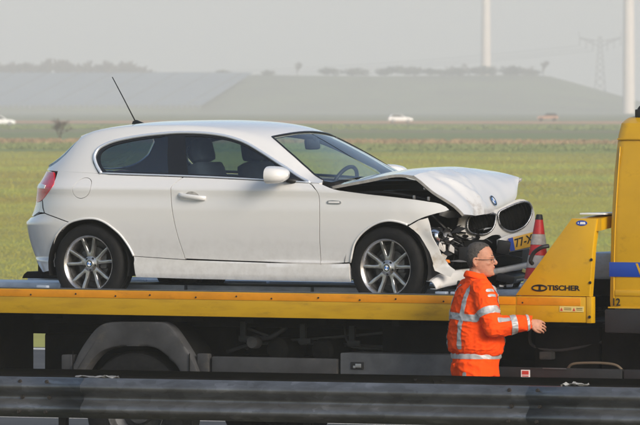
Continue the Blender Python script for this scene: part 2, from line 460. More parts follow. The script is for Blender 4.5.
def put(name, d, mat, parent, inner_mat=None):
    return mesh_obj(name, d[0], d[1], mat, parent, True, [mat, inner_mat or MT['dark']], d[2], d[3])
def panel(name, outline, S, mat, parent, mirror=True, mirror_parent=None, **kw):
    d = panel_data(outline, S, **kw)
    a = put(name, d, mat, parent)
    if mirror: return a, put(name, mirror_data(d), mat, mirror_parent or parent)
    return a
# ================================================================== ground, road, crash barriers
PHI = R(6.38); RO = Vector((3.155, -2.82, 0)); RT_ = Vector((math.cos(PHI), math.sin(PHI), 0)); RN = Vector((-math.sin(PHI), math.cos(PHI), 0))
def rp(r, n, z=0.0): return RO+RT_*r+RN*n+Vector((0, 0, z))
def ramp_mat(name, stops, rough=.9, nscale=.05, namp=25.0, fine=.6, fvar=.16, bump=.15):
    """ground colour by field: distance from the road, with ragged borders"""
    m = bpy.data.materials.new(name); m.use_nodes = True; nt = m.node_tree; N = nt.nodes; L = nt.links
    p = N['Principled BSDF']; p.inputs['Roughness'].default_value = rough; p.inputs['Specular IOR Level'].default_value = .15
    g = N.new('ShaderNodeNewGeometry')
    dt = N.new('ShaderNodeVectorMath'); dt.operation = 'DOT_PRODUCT'; dt.inputs[1].default_value = tuple(RN)
    L.new(g.outputs['Position'], dt.inputs[0])
    nz = N.new('ShaderNodeTexNoise'); nz.inputs['Scale'].default_value = nscale; nz.inputs['Detail'].default_value = 5
    L.new(g.outputs['Position'], nz.inputs['Vector'])
    ma = N.new('ShaderNodeMath'); ma.operation = 'MULTIPLY_ADD'; ma.inputs[1].default_value = namp
    L.new(nz.outputs[0], ma.inputs[0]); L.new(dt.outputs['Value'], ma.inputs[2])
    dv = N.new('ShaderNodeMath'); dv.operation = 'DIVIDE'; dv.inputs[1].default_value = 2000; L.new(ma.outputs[0], dv.inputs[0])
    rp_ = N.new('ShaderNodeValToRGB'); cr = rp_.color_ramp
    cr.elements[0].position = stops[0][0]/2000; cr.elements[0].color = (*stops[0][1], 1)
    cr.elements[1].position = stops[-1][0]/2000; cr.elements[1].color = (*stops[-1][1], 1)
    for d_, c in stops[1:-1]:
        e = cr.elements.new(d_/2000); e.color = (*c, 1)
    L.new(dv.outputs[0], rp_.inputs[0])
    mp = N.new('ShaderNodeMapping'); mp.inputs['Scale'].default_value = (1, 1, 1); L.new(g.outputs['Position'], mp.inputs['Vector'])
    n2 = N.new('ShaderNodeTexNoise'); n2.inputs['Scale'].default_value = fine; n2.inputs['Detail'].default_value = 8; n2.inputs['Roughness'].default_value = .7
    L.new(mp.outputs[0], n2.inputs['Vector'])
    n3 = N.new('ShaderNodeTexNoise'); n3.inputs['Scale'].default_value = .045; n3.inputs['Detail'].default_value = 4; L.new(mp.outputs[0], n3.inputs['Vector'])
    ad = N.new('ShaderNodeMath'); ad.operation = 'ADD'; L.new(n2.outputs[0], ad.inputs[0]); L.new(n3.outputs[0], ad.inputs[1])
    mr = N.new('ShaderNodeMapRange'); mr.inputs[1].default_value = .65; mr.inputs[2].default_value = 1.35; mr.inputs[3].default_value = 1-fvar; mr.inputs[4].default_value = 1+fvar
    L.new(ad.outputs[0], mr.inputs[0])
    mx = N.new('ShaderNodeVectorMath'); mx.operation = 'SCALE'; L.new(rp_.outputs[0], mx.inputs[0]); L.new(mr.outputs[0], mx.inputs['Scale'])
    hs = N.new('ShaderNodeHueSaturation'); L.new(mx.outputs[0], hs.inputs['Color'])
    hm = N.new('ShaderNodeMapRange'); hm.inputs[1].default_value = .3; hm.inputs[2].default_value = .7; hm.inputs[3].default_value = .475; hm.inputs[4].default_value = .525
    L.new(n3.outputs[0], hm.inputs[0]); L.new(hm.outputs[0], hs.inputs['Hue'])
    L.new(hs.outputs[0], p.inputs['Base Color'])
    b = N.new('ShaderNodeBump'); b.inputs['Strength'].default_value = bump; b.inputs['Distance'].default_value = .1; L.new(n2.outputs[0], b.inputs['Height']); L.new(b.outputs[0], p.inputs['Normal'])
    return m
FIELD = [(0, (.305, .295, .078)), (250, (.325, .31, .088)), (335, (.29, .29, .098)), (352, (.20, .23, .09)), (410, (.19, .225, .09)), (418, (.30, .22, .13)), (465, (.29, .22, .13)), (482, (.20, .235, .10)),
         (620, (.18, .205, .09)), (640, (.24, .20, .12)), (700, (.18, .205, .095)), (960, (.17, .195, .10)), (975, (.50, .27, .15)), (1120, (.48, .28, .16)), (1140, (.22, .23, .13)), (2000, (.18, .19, .12))]
MT['field'] = ramp_mat('field_ground', FIELD)
MT['grass'] = ramp_mat('field_grass', FIELD, fine=1.3, fvar=.18, bump=0)
cam_f = Vector((-math.sin(YAW), math.cos(YAW), 0)); cam_r = Vector((math.cos(YAW), math.sin(YAW), 0))
cam_o = Vector((cam.location.x, cam.location.y, 0))
def at(u, d, z=0.0):  # far u, d and z values were worked out from image pixel positions
    """a place d metres out from the photographer's spot, u metres to the side"""
    return cam_o+cam_f*d+cam_r*u+Vector((0, 0, z))
# one big sheet
gs = 7000
ground = mesh_obj('ground', [(-gs, -gs, -.05), (gs, -gs, -.05), (gs, gs, -.05), (-gs, gs, -.05)], [(0, 1, 2, 3)], MT['field'], None, False)
tag(ground, kind='structure')
MT['asphalt'] = M('asphalt', (.060, .060, .062), .85, var=.25, scale=1.2, bump=.3, bscale=160, spec=.3)
MT['verge'] = M('verge_soil', (.060, .065, .030), .95, col2=(.05, .040, .028), scale=1.5, bump=.4, bscale=40)
MT['marking'] = M('road_marking_white', (.62, .62, .60), .7, var=.15, scale=3)
def strip(name, n0, n1, z0, z1, mat, r0=-160, r1=160, seg=1):
    V = []; Fc = []
    for i in range(seg+1):
        r = r0+(r1-r0)*i/seg
        V += [rp(r, n0, z1), rp(r, n1, z1), rp(r, n0, z0), rp(r, n1, z0)]
    for i in range(seg):
        a = 4*i; b = a+4
        Fc += [(a, b, b+1, a+1), (a, a+2, b+2, b), (a+1, b+1, b+3, a+3)]
    o = mesh_obj(name, V, Fc, mat, None, False); tag(o, kind='structure'); return o
strip('road', 1.15, 25.2, -.04, 0.0, MT['asphalt'])
strip('verge', -14, 1.15, -.045, -.012, MT['verge'])
for n0, wd in ((1.7, .18), (9.25, .18), (24.5, .30)):
    strip('road_marking', n0, n0+wd, .001, .004, MT['marking'])
# ---------------- crash barriers
mg = bpy.data.materials.new('galvanised_steel'); mg.use_nodes = True
N = mg.node_tree.nodes; L = mg.node_tree.links; p = N['Principled BSDF']
p.inputs['Metallic'].default_value = .7; p.inputs['Roughness'].default_value = .36
tc = N.new('ShaderNodeTexCoord'); vo = N.new('ShaderNodeTexVoronoi'); vo.inputs['Scale'].default_value = 20
mpn = N.new('ShaderNodeMapping'); mpn.inputs['Scale'].default_value = (.55, 1, 1); L.new(tc.outputs['Object'], mpn.inputs[0])
nzd = N.new('ShaderNodeTexNoise'); nzd.inputs['Scale'].default_value = 7; nzd.inputs['Detail'].default_value = 5; L.new(mpn.outputs[0], nzd.inputs['Vector'])
mxv = N.new('ShaderNodeVectorMath'); mxv.operation = 'MULTIPLY_ADD'; mxv.inputs[1].default_value = (.12, .12, .12); L.new(nzd.outputs['Color'], mxv.inputs[0]); L.new(mpn.outputs[0], mxv.inputs[2])
L.new(mxv.outputs[0], vo.inputs['Vector'])
sx_ = N.new('ShaderNodeSeparateColor'); L.new(vo.outputs['Color'], sx_.inputs[0])
ad = N.new('ShaderNodeMath'); ad.operation = 'MULTIPLY_ADD'; ad.inputs[1].default_value = .8; L.new(nzd.outputs[0], ad.inputs[0]); 
mlt = N.new('ShaderNodeMath'); mlt.operation = 'MULTIPLY'; mlt.inputs[1].default_value = .17; L.new(sx_.outputs[0], mlt.inputs[0]); L.new(mlt.outputs[0], ad.inputs[2])
cr = N.new('ShaderNodeValToRGB'); cr.color_ramp.elements[0].position = .30; cr.color_ramp.elements[0].color = (.11, .112, .112, 1); cr.color_ramp.elements[1].position = .85; cr.color_ramp.elements[1].color = (.36, .365, .375, 1)
e = cr.color_ramp.elements.new(.60); e.color = (.185, .19, .195, 1)
L.new(ad.outputs[0], cr.inputs[0]); L.new(cr.outputs[0], p.inputs['Base Color'])
MT['galv'] = mg
MT['galv_old'] = M('weathered_galvanised', (.035, .035, .035), .6, .4, col2=(.018, .018, .018), scale=5, stretch=(.6, 1, 2))
WPROF = [(0.0, .300), (-.010, .297), (-.030, .280), (-.070, .256), (-.079, .243), (-.081, .232), (-.079, .220), (-.068, .203), (-.022, .172), (-.012, .160), (-.010, .150), (-.012, .140), (-.022, .128), (-.068, .097), (-.079, .080), (-.081, .068), (-.079, .057), (-.070, .044), (-.030, .020), (-.010, .003), (0, 0)]
def barrier(name, label, n, ztop, face, r_list, mat, posts):
    g = empty(name, rp(r_list[0], n, 0), 0); g.rotation_euler = (0, 0, PHI)
    tag(g, label, 'guardrail')
    first = None; bolt = None
    for i, r in enumerate(r_list):
        if first is None:
            prof = []
            V = []; Fc = []; k = len(WPROF); ln = 4.28; seg = 8
            for layer in (0, .004):
                for s in range(seg+1):
                    x = ln*s/seg-.14
                    for a, b in WPROF: V.append((x, face*(a+layer-.002 if layer else a), ztop-.30+b))
            def id_(l_, s, j): return l_*(seg+1)*k+s*k+j
            for s in range(seg):
                for j in range(k-1):
                    q = (id_(0, s, j), id_(0, s, j+1), id_(0, s+1, j+1), id_(0, s+1, j))
                    q2 = (id_(1, s, j), id_(1, s+1, j), id_(1, s+1, j+1), id_(1, s, j+1))
                    Fc.append(q if face > 0 else q[::-1]); Fc.append(q2 if face > 0 else q2[::-1])
            for s in (0, seg):
                for j in range(k-1): Fc.append((id_(0, s, j), id_(1, s, j), id_(1, s, j+1), id_(0, s, j+1)))
            o = first = mesh_obj('rail_beam', V, Fc, mat, g)
        else:
            o = first.copy(); COL.objects.link(o); o.parent = g
        o.location = (r-r_list[0], .005*(i % 2), 0); o.rotation_euler = (0, 0, R(.04))
        for dx in (-.085, .085) if False else (-.28+.14, -.06+.14):
            for dz, dy in ((.268, -.052), (.150, -.010), (.045, -.073)):
                if bolt is None:
                    bm = bmesh.new(); bmesh.ops.create_cone(bm, cap_ends=True, segments=8, radius1=.017, radius2=.012, depth=.014, matrix=Matrix.Rotation(R(90), 4, 'X'))
                    b = bolt = from_bm('bolt', bm, MT['bolt'], g)
                else:
                    b = bolt.copy(); COL.objects.link(b); b.parent = g
                b.location = (r-r_list[0]+dx-.14, face*(dy-.006), ztop-.30+dz)
    for r in posts:
        pb = boxes('post', [((r-r_list[0], face*.20, ztop/2-.13), (.055, .006, ztop+.1)), ((r-r_list[0], face*.26, ztop/2-.13), (.055, .006, ztop+.1)), ((r-r_list[0], face*.23, ztop/2-.13), (.006, .06, ztop+.1))], MT['galv_old'], g, bev=0)
        boxes('spacer', [((r-r_list[0], face*.10, ztop-.15), (.10, .19, .12))], MT['galv_old'], pb, bev=.006)
    return g
def scrap(name, r, n, z, ln, wd, hh, mat, label, seed):
    V = []; Fc = []; a, b = 12, 5
    for i in range(a):
        for j in range(b):
            x = (i/(a-1)-.5)*ln; y = (j/(b-1)-.5)*wd*(1-.6*abs(i/(a-1)-.5))
            V.append((x, y, hh*(.5+noise.noise(Vector((i*.55+seed, j*.9, seed)))*1.1+.25*math.sin(i*1.3)*(j % 2))))
    for i in range(a-1):
        for j in range(b-1): Fc.append((i*b+j, (i+1)*b+j, (i+1)*b+j+1, i*b+j+1))
    o = mesh_obj(name, V, Fc, mat, None, False); o.location = rp(r, n, z); o.rotation_euler = (0, 0, PHI)
    md = o.modifiers.new('thickness', 'SOLIDIFY'); md.thickness = .002
    return tag(o, label, 'scrap')
MT['scrap'] = M('pale_plastic', (.28, .28, .27), .5, var=.2, scale=30)
MT['scrap_dark'] = M('grey_plastic_film', (.16, .16, .16), .5, var=.3, scale=20)
scrap('plastic_scrap', 2.02, .05, .782, .20, .08, .026, MT['scrap'], 'crumpled pale plastic scrap caught on top of the front crash barrier', 3.3)
scrap('plastic_scrap', -1.78, .05, .780, .34, .08, .020, MT['scrap_dark'], 'strip of grey plastic film caught on the barrier below the mudguard', 8.1)
MT['bolt'] = M('rusty_bolt', (.035, .030, .026), .6, .5)
barrier('guardrail', 'galvanised steel crash barrier with bolted joints along the front of the scene', 0.0, .78, 1, [-6.0, -2.086, 1.831, 5.75], MT['galv'], [-6.1, -2.14, -.15, 1.80, 3.8, 5.75])
barrier('guardrail', 'dark rear crash barrier between the front barrier and the man', .62, .815, -1, [-7.2, -3.2, .8, 4.8], MT['galv_old'], [-5.2, -1.2, 2.8])
# ================================================================== the crashed car
ZG = 1.259
car = empty('hatchback_car', (0, 0, ZG))
tag(car, 'crashed off-white three-door hatchback with buckled bonnet standing on the yellow truck bed', 'car')
CHROME=[(0.028, 0.089), (-0.012, 0.179), (-0.015, 0.24), (0.006, 0.293), (0.058, 0.33), (0.129, 0.359), (0.264, 0.389), (0.409, 0.412), (0.554, 0.428), (0.707, 0.444), (0.88, 0.455), (1.077, 0.459), (1.188, 0.454), (1.292, 0.444), (1.433, 0.411), (1.578, 0.368), (1.765, 0.292), (1.90,.165),(1.975,.02)]  # body outlines from here on: image pixels projected onto the car surfaces
WSEDGE=[(1.453, 0.696), (1.56,.655),(1.669, 0.615), (1.814, 0.571), (1.89, 0.545), (1.989, 0.46),(2.05,.36)]
WSTOP=[(1.453, 0.696), (1.481, 0.782), (1.498, 0.87),(1.506,1.0)]
DOOR_R=[(0.828, 0.985), (0.781, 0.944), (0.766, 0.919), (0.767, 0.874), (0.77, 0.812), (0.784, 0.72), (0.804, 0.619), (0.836, 0.495), (0.879, 0.358)]
DOOR_B=[(0.879, 0.358), (1.283, 0.347), (1.73, 0.339), (2.085, 0.336)]
DOOR_F=[(1.982, 0.948), (2.031, 0.92), (2.076, 0.875), (2.091, 0.799), (2.094, 0.669), (2.087, 0.515), (2.085, 0.336)]
SILLTOP=[(0.414, 0.372), (0.879, 0.351), (2.087, 0.329), (2.344, 0.340)]
SILLBOT=[(0.435, 0.208), (1.01, 0.199), (2.346, 0.193)]
ARCH_R=[(-0.491, 0.274), (-0.436, 0.364), (-0.375, 0.451), (-0.306, 0.523), (-0.229, 0.582), (-0.15, 0.626), (-0.085, 0.648), (0.003, 0.662), (0.093, 0.66), (0.17, 0.633), (0.24, 0.591), (0.308, 0.537), (0.359, 0.475), (0.393, 0.42), (0.414, 0.374)]
ARCH_F=[(2.344, 0.345), (2.379, 0.464), (2.417, 0.526), (2.468, 0.576), (2.532, 0.619), (2.594, 0.648), (2.656, 0.664), (2.716, 0.668), (2.792, 0.657), (2.855, 0.637)]
FENDER_TOP=[(2.101, 0.94), (2.173, 0.918), (2.255, 0.899), (2.373, 0.885), (2.506, 0.87), (2.629, 0.86), (2.75, 0.849), (2.842, 0.84), (2.94, 0.829), (3.035, 0.815), (3.112, 0.801), (3.182, 0.753), (3.09, 0.725), (3.005, 0.7), (2.933, 0.672), (2.866, 0.637)]
BUMP_SIDE=[(2.87, 0.628), (2.949, 0.672), (3.016, 0.692), (3.034, 0.63), (3.053, 0.547), (3.106, 0.418), (3.162, 0.335), (3.212, 0.297), (3.176, 0.244), (3.125, 0.263), (3.081, 0.283), (3.062, 0.292), (3.04, 0.364), (3.016, 0.433), (2.984, 0.501), (2.944, 0.559), (2.906, 0.599)]
def xu(u): return float(lower(u, .95)[0])
def belt_pts(u0, u1, n): return [(u, float(f_zb(xu(u)))-.004) for u in np.linspace(u0, u1, n)]
sm = lambda pts, n=3: [tuple(p) for p in catmull(pts, n)]
def shrink(poly, d):
    P = np.array(poly); k = len(P); a = .5*np.sum(P[:, 0]*np.roll(P[:, 1], -1)-np.roll(P[:, 0], -1)*P[:, 1])
    out = []
    for i in range(k):
        e1 = P[i]-P[i-1]; e2 = P[(i+1) % k]-P[i]; e1 = e1/max(np.hypot(*e1), 1e-9); e2 = e2/max(np.hypot(*e2), 1e-9)
        n = np.array([-e1[1]-e2[1], e1[0]+e2[0]]); n = n/max(np.hypot(*n), .8)
        out.append(P[i]+n*d*(1 if a > 0 else -1))
    return [tuple(p) for p in out]
GAP = .0032
# --- body side panels (near side first, then mirrored)
fuel_c = (-.064, .90)
circ = lambda c, r, n=28: [(c[0]+r*math.cos(2*math.pi*k/n), c[1]+r*math.sin(2*math.pi*k/n)) for k in range(n)]
quarter = ([*sm(DOOR_R)]+SILLTOP[1::-1]+sm(ARCH_R)[::-1][1:31]+[(-.153, .634), (-.282, .660), (-.384, .679), (-.522, .701), (-.655, .706), (-.658, .795)]
           + [(-.533, .854), (-.455, .905), (-.47, .94), (-.512, .965), (-.60, 1.012)]+belt_pts(-.62, .82, 14))
def dedupe(poly):
    out = []
    for p in poly:
        if not out or np.hypot(p[0]-out[-1][0], p[1]-out[-1][1]) > .004: out.append(tuple(p))
    if np.hypot(out[0][0]-out[-1][0], out[0][1]-out[-1][1]) < .004: out.pop()
    return out
quarter = dedupe(quarter)
quarter = [(u, (float(f_zb(xu(u)))+.0005) if (z > .965 and u < .06) else z) for u, z in shrink(quarter, GAP)]
fcirc = lambda r: [(fuel_c[0]+r*math.cos(2*math.pi*k/28), fuel_c[1]+.84*r*math.sin(2*math.pi*k/28)) for k in range(28)]
d = panel_data(quarter, lower, .028, holes=[fcirc(.098)], inner=.02, flange=.025)
put('quarter_panel', d, MT['paint'], car)
d2 = panel_data(quarter, lower, .028, inner=.02, flange=.025)
put('quarter_panel', mirror_data(d2), MT['paint'], car)
put('fuel_flap', panel_data(fcirc(.0935), lower, .028, flange=.012), MT['paint'], car)
door_out = dedupe(sm(DOOR_R)+DOOR_B[1:]+sm(DOOR_F)[::-1][1:]+belt_pts(1.97, .84, 12))
door, door_far = panel('door', shrink(door_out, GAP), lower, MT['paint'], car, step=.03, inner=.03, flange=.02)
sill_out = dedupe(SILLTOP+SILLBOT[::-1])
panel('side_sill', shrink(sill_out, GAP), lower, MT['paint'], car, step=.03, flange=.06)
fender_out = dedupe(sm(DOOR_F)[::-1]+[(2.04, .947)]+sm(FENDER_TOP)+ARCH_F[::-1][1:]+[(2.2, .334)])
fender_out = dedupe([(2.085, .336)]+sm(DOOR_F)[::-1][1:]+[(2.04, .950)]+sm(FENDER_TOP, 2)+ARCH_F[::-1][1:]+[(2.2, .338)])
def wavy(S, amp, sc, seed, x0=None):
    def f(u, v):
        x, y, z = S(u, v); u1, v1 = np.broadcast_arrays(np.asarray(u, float), np.asarray(v, float))
        w = np.array([noise.noise(Vector((a*sc+seed, b*sc, seed))) for a, b in zip(u1.ravel(), v1.ravel())]).reshape(u1.shape)
        if x0 is not None: w = w*np.clip((u1-x0)/.5, 0, 1)
        return x, y+w*amp, z
    return f
lower_dent = wavy(lower, .022, 5.0, 3.1, 2.75)
put('front_wing', panel_data(shrink(fender_out, GAP), lower_dent, .028, inner=.012, flange=.02), MT['paint'], car)
far_wing = dedupe([(2.085, .336)]+sm(DOOR_F)[::-1][1:]+[(2.04, .950)]+FENDER_TOP[:8]+[(2.86, .80), (2.87, .70)]+ARCH_F[::-1]+[(2.2, .338)])
put('front_wing', mirror_data(panel_data(shrink(far_wing, GAP), lower, .03, inner=.012, flange=.02)), MT['paint'], car)
bs = panel('front_bumper_corner', BUMP_SIDE, wavy(lower, .03, 7.0, 9.4), MT['paint_dirty'], car, mirror=False, step=.025, inner=.008, flange=.012, off=.006)
bs['label'] = 'torn front bumper corner hanging beside the wheel'
# wheel arch flared lips
for arch in (ARCH_R, ARCH_F):
    a3 = [np.array(lower(u, v)) for u, v in sm(arch, 3)]
    for sg in (1, -1):
        tube('arch_lip', [(p[0], sg*(p[1]-.001), p[2]) for p in a3], .009, MT['paint'], car, sides=6)
rb_out = dedupe([(-.157, .6295), (-.282, .6555), (-.384, .6745), (-.522, .6965), (-.62, .69), (-.80, .664), (-1.2, .66), (-1.649, .66), (-1.649, .25), (-1.2, .24), (-.75, .235), (-.53, .25)]+sm(ARCH_R)[:15])
dd = panel_data(rb_out, lower, .03, inner=.015, flange=.04); rear_bumper = put('rear_bumper', join_data(dd, mirror_data(dd)), MT['paint'], car)
tg = [(-.662, .710), (-.82, .675), (-1.2, .670), (-1.649, .670), (-1.649, 1.02), (-1.3, 1.022), (-1.0, 1.025), (-1.02, .93), (-.97, .815), (-.80, .782), (-.664, .792)]
dd = panel_data(tg, lower, .035, inner=.015, flange=.02); tailgate = put('tailgate', join_data(dd, mirror_data(dd)), MT['paint'], car)
tail = sm([(-.592, 1.020), (-.500, .967), (-.458, .938), (-.448, .905), (-.532, .849), (-.655, .797), (-.80, .785), (-.95, .82), (-1.0, .93), (-.97, 1.02), (-.8, 1.022)], 2)
tl = panel('tail_light', tail, lower, MT['red_lamp'], car, step=.03, flange=.02, off=.004)
for o, sg in zip(tl, (1, -1)):
    w = panel_data([(-.585, .893), (-.585, .915), (-.75, .925), (-.90, .925), (-.90, .895), (-.75, .893)], lower, .03, flange=.004, off=.009)
    put('reversing_lamp', w if sg == 1 else mirror_data(w), MT['white_lamp'], o)
panel('bumper_seam', [(-.640, .80), (-.590, .740), (-.530, .703), (-.518, .703), (-.572, .742), (-.622, .80)], lower, MT['black'], car, step=.02, flange=.002, off=.002)
# --- roof with A, C pillars
def inset_t(pts, d): return [(x, t+d) for x, t in pts]
roof_side = [(-.675, .02), (-.60, .003), (-.45, .003), (-.2, .003), (.055, .003), (.02, .06), (-.02, .13)]+[(x-.012 if i < 5 else x, t+(.012 if i > 2 else 0)) for i, (x, t) in enumerate(CHROME[1:])]
roof_side[-1] = (1.995, .012)
roof_out = dedupe(roof_side+[(2.06, .004), (2.075, .12)]+WSEDGE[::-1]+WSTOP[1:]+[(1.2, 1.0), (.8, 1.0), (.4, 1.0), (0, 1.0), (-.225, 1.0), (-.235, .8), (-.238, .62), (-.250, .47), (-.335, .335), (-.47, .23), (-.59, .14), (-.655, .07)])
dd = panel_data(roof_out, upper, .03, inner=.025, flange=.018)
roof = put('roof', join_data(dd, mirror_data(dd)), MT['paint'], car)
uw = panel_data([(-.60, .145), (-.66, .065), (-.69, .02), (-.698, .5), (-.698, 1.0), (-.675, 1.0), (-.665, .55), (-.645, .3)], upper, .04, inner=.01)
put('tailgate_upper', join_data(uw, mirror_data(uw)), MT['paint'], tailgate)
rg = panel_data([(-.245, 1.0), (-.248, .64), (-.260, .48), (-.345, .345), (-.475, .242), (-.595, .155), (-.63, .3), (-.66, .55), (-.668, 1.0)], upper, .04, flange=.004, off=-.006)
put('rear_window', join_data(rg, mirror_data(rg)), MT['glass_dark'], car)
# roof spoiler
sp = []
for k in range(17):
    y = -.50+1.0*k/16; e = 1-abs(y/.50)**4*.5
    zc = float(upper(-.20, .64+.36*(1-abs(y)/.50))[2])
    sp.append([(-.17, y, zc+.002+.006*e), (-.22, y, zc-.006+.006*e), (-.265-.025*e, y, zc-.022), (-.262-.02*e, y, zc-.034), (-.22, y, zc-.034), (-.17, y, zc-.014)])
V = [p for r_ in sp for p in r_]; Fc = []
for k in range(16):
    for i in range(6): Fc.append((k*6+i, k*6+(i+1) % 6, (k+1)*6+(i+1) % 6, (k+1)*6+i))
Fc += [tuple(range(5, -1, -1)), tuple(16*6+i for i in range(6))]
o = mesh_obj('roof_spoiler', V, Fc, MT['paint'], car); o.data.set_sharp_from_angle(angle=R(40))
bmx = bmesh.new(); bmx.from_mesh(o.data); bmesh.ops.recalc_face_normals(bmx, faces=bmx.faces); bmx.to_mesh(o.data); bmx.free()
# --- side windows
loop = [(.10, .006)]+[(x+.010 if i < 5 else x, t-(.008 if i > 2 else 0)) for i, (x, t) in enumerate(CHROME)]
loop = dedupe(sm(loop, 2)+[(1.6, .004), (1.2, .004), (.8, .004), (.4, .004)])
qg = sm([(.125, .03), (.068, .09), (.035, .17), (.033, .230), (.052, .268), (.095, .302), (.16, .328), (.28, .358), (.41, .380), (.53, .394), (.605, .400), (.645, .22), (.69, .03)], 2)
qg = dedupe(qg+[(.4, .03)])
dgl = dedupe(sm([(.755, .408), (.88, .420), (1.077, .424), (1.188, .420), (1.292, .408), (1.433, .374), (1.578, .328), (1.70, .268)], 2)+[(1.79, .03), (1.4, .03), (1.0, .03), (.865, .03), (.80, .25)])
for sg, dr in ((1, door), (-1, door_far)):
    f = (lambda q: q) if sg == 1 else mirror_data
    ws_ = put('window_surround', f(panel_data(loop, upper, .035, holes=[qg, dgl], off=-.004, flange=.012, inner=.012)), MT['trim'], car)
    put('quarter_window', f(panel_data(qg, upper, .04, off=-.009, flange=0)), MT['glass_dark'], car)
    put('door_window', f(panel_data(dgl, upper, .04, off=-.009, flange=0)), MT['glass'], dr)
    pth = [np.array(upper(x, t)) for x, t in sm([(.085, .004)]+CHROME, 4)]
    tube('chrome_strip', [(p[0], sg*(p[1]-.003), p[2]) for p in pth], .0125, MT['trim_alu'], car, sides=8)
    pth = [np.array(upper(x, .006)) for x in np.linspace(.085, 1.985, 30)]
    tube('belt_strip', [(p[0], sg*(p[1]-.002), p[2]) for p in pth], .0075, MT['trim_alu'], car, sides=6)
# --- windscreen
wsl = dedupe([tuple(p) for p in shrink(WSEDGE[::1]+[(2.12, .40), (2.16, .7), (2.17, 1.0)]+WSTOP[::-1], .006)])
wsl = [(x, min(t, 1.0)) for x, t in wsl]
dd = panel_data(wsl, upper, .035, flange=0, off=-.006)
put('windscreen', join_data(dd, mirror_data(dd)), MT['glass_ws'], car)
fr = sm(WSEDGE, 3)
pth = [np.array(upper(x, t)) for x, t in fr[::-1]+sm(WSTOP, 3)[1:]]
pth = [tuple(p) for p in pth]+[(p[0], -p[1], p[2]) for p in pth[::-1][1:]]
tube('windscreen_seal', pth, .008, MT['trim'], car, sides=6)
# --- dark inner shell behind the gaps, wheel wells, floor
ish = [(u, v) for u, v in [(-.5, .30), (-.5, .72), (-.45, .93), (0, .97), (1.0, .95), (2.0, .92), (2.1, .90), (2.1, .30), (.5, .30), (.43, .45), (.30, .58), (.1, .68), (-.1, .66), (-.3, .55), (-.42, .42), (-.47, .30)]]
panel('inner_shell', ish, lower, MT['dark'], car, step=.06, off=-.045, flange=0)
def wheel_well(cx, name='wheel_liner'):
    for sg in (1, -1):
        prof = [(cx+.365*math.cos(a), .305+.365*math.sin(a)) for a in np.linspace(-.25, math.pi+.25, 26)]
        V = []; Fc = []
        for x, z in prof: V += [(x, -sg*.845, z), (x, -sg*.46, z)]
        for i in range(len(prof)-1): Fc.append((2*i, 2*i+1, 2*i+3, 2*i+2))
        c = len(V); V.append((cx, -sg*.46, .25))
        for i in range(len(prof)-1): Fc.append((2*i+1, c, 2*i+3))
        mesh_obj(name, V, Fc, MT['black'], car)
wheel_well(0); wheel_well(2.66)
boxes('floor_pan', [((1.0, 0, .26), (3.3, 1.1, .10)), ((1.3, 0, .25), (1.75, 1.5, .09)), ((-.40, 0, .42), (.50, .9, .26))], MT['dark'], car, bev=.02)
# --- interior
def seat(name, x, y, parent=car):
    bm = bmesh.new()
    bm_box(bm, (x+.30, y, .50), (.52, .50, .17), None, .05)
    s = from_bm(name, bm, MT['seat'], parent, autosmooth=60)
    bm = bmesh.new(); bm_box(bm, (x+.03, y, .80), (.16, .48, .62), rot_xyz(0, -17, 0), .055, (1, .80))
    from_bm('backrest', bm, MT['seat'], s, autosmooth=60)
    bm = bmesh.new(); bm_box(bm, (x-.075, y, 1.195), (.105, .265, .185), rot_xyz(0, -12, 0), .045, (1, .86))
    from_bm('headrest', bm, MT['seat'], s, autosmooth=60)
    for q in (-.06, .06): tube('headrest_post', [(x-.06, y+q, 1.12), (x-.045, y+q, 1.03)], .007, MT['chrome'], s, sides=6)
seat('front_seat', .83, -.37); seat('front_seat', .86, .37)
bm = bmesh.new(); bm_box(bm, (.10, 0, .50), (.5, 1.2, .2), None, .05); bm_box(bm, (-.16, 0, .78), (.14, 1.2, .5), rot_xyz(0, -18, 0), .05)
from_bm('rear_bench', bm, MT['seat'], car, autosmooth=60)
dash = [(1.62, .74), (1.66, .86), (1.78, .93), (1.95, .965), (2.12, .955), (2.14, .60), (1.70, .58)]
prism('dashboard', dash, ((0, -.68, 0), (1, 0, 0), (0, 0, 1), (0, -1, 0)), MT['dark'], car, th=1.36, bev=.02)
stw = empty('steering_wheel', (1.60, .37, .895), 0, car); stw.rotation_euler = (0, R(-66), 0)
tube('wheel_ring', [(.185*math.cos(a), .185*math.sin(a), 0) for a in np.linspace(0, 2*math.pi, 40)[:-1]], .016, MT['black'], stw, closed=True)
boxes('wheel_spokes', [((0, 0, 0), (.12, .11, .05)), ((0, .10, 0), (.035, .17, .018)), ((0, -.10, 0), (.035, .17, .018)), ((-.09, 0, 0), (.18, .04, .018))], MT['black'], stw, bev=.008)
bm = bmesh.new(); bm_box(bm, (1.535, 0, 1.243), (.05, .235, .085), rot_xyz(0, -8, 8), .022); bm_box(bm, (1.55, 0, 1.285), (.035, .035, .05), rot_xyz(0, 30, 0), .008)
from_bm('interior_mirror', bm, MT['black'], car, autosmooth=50)
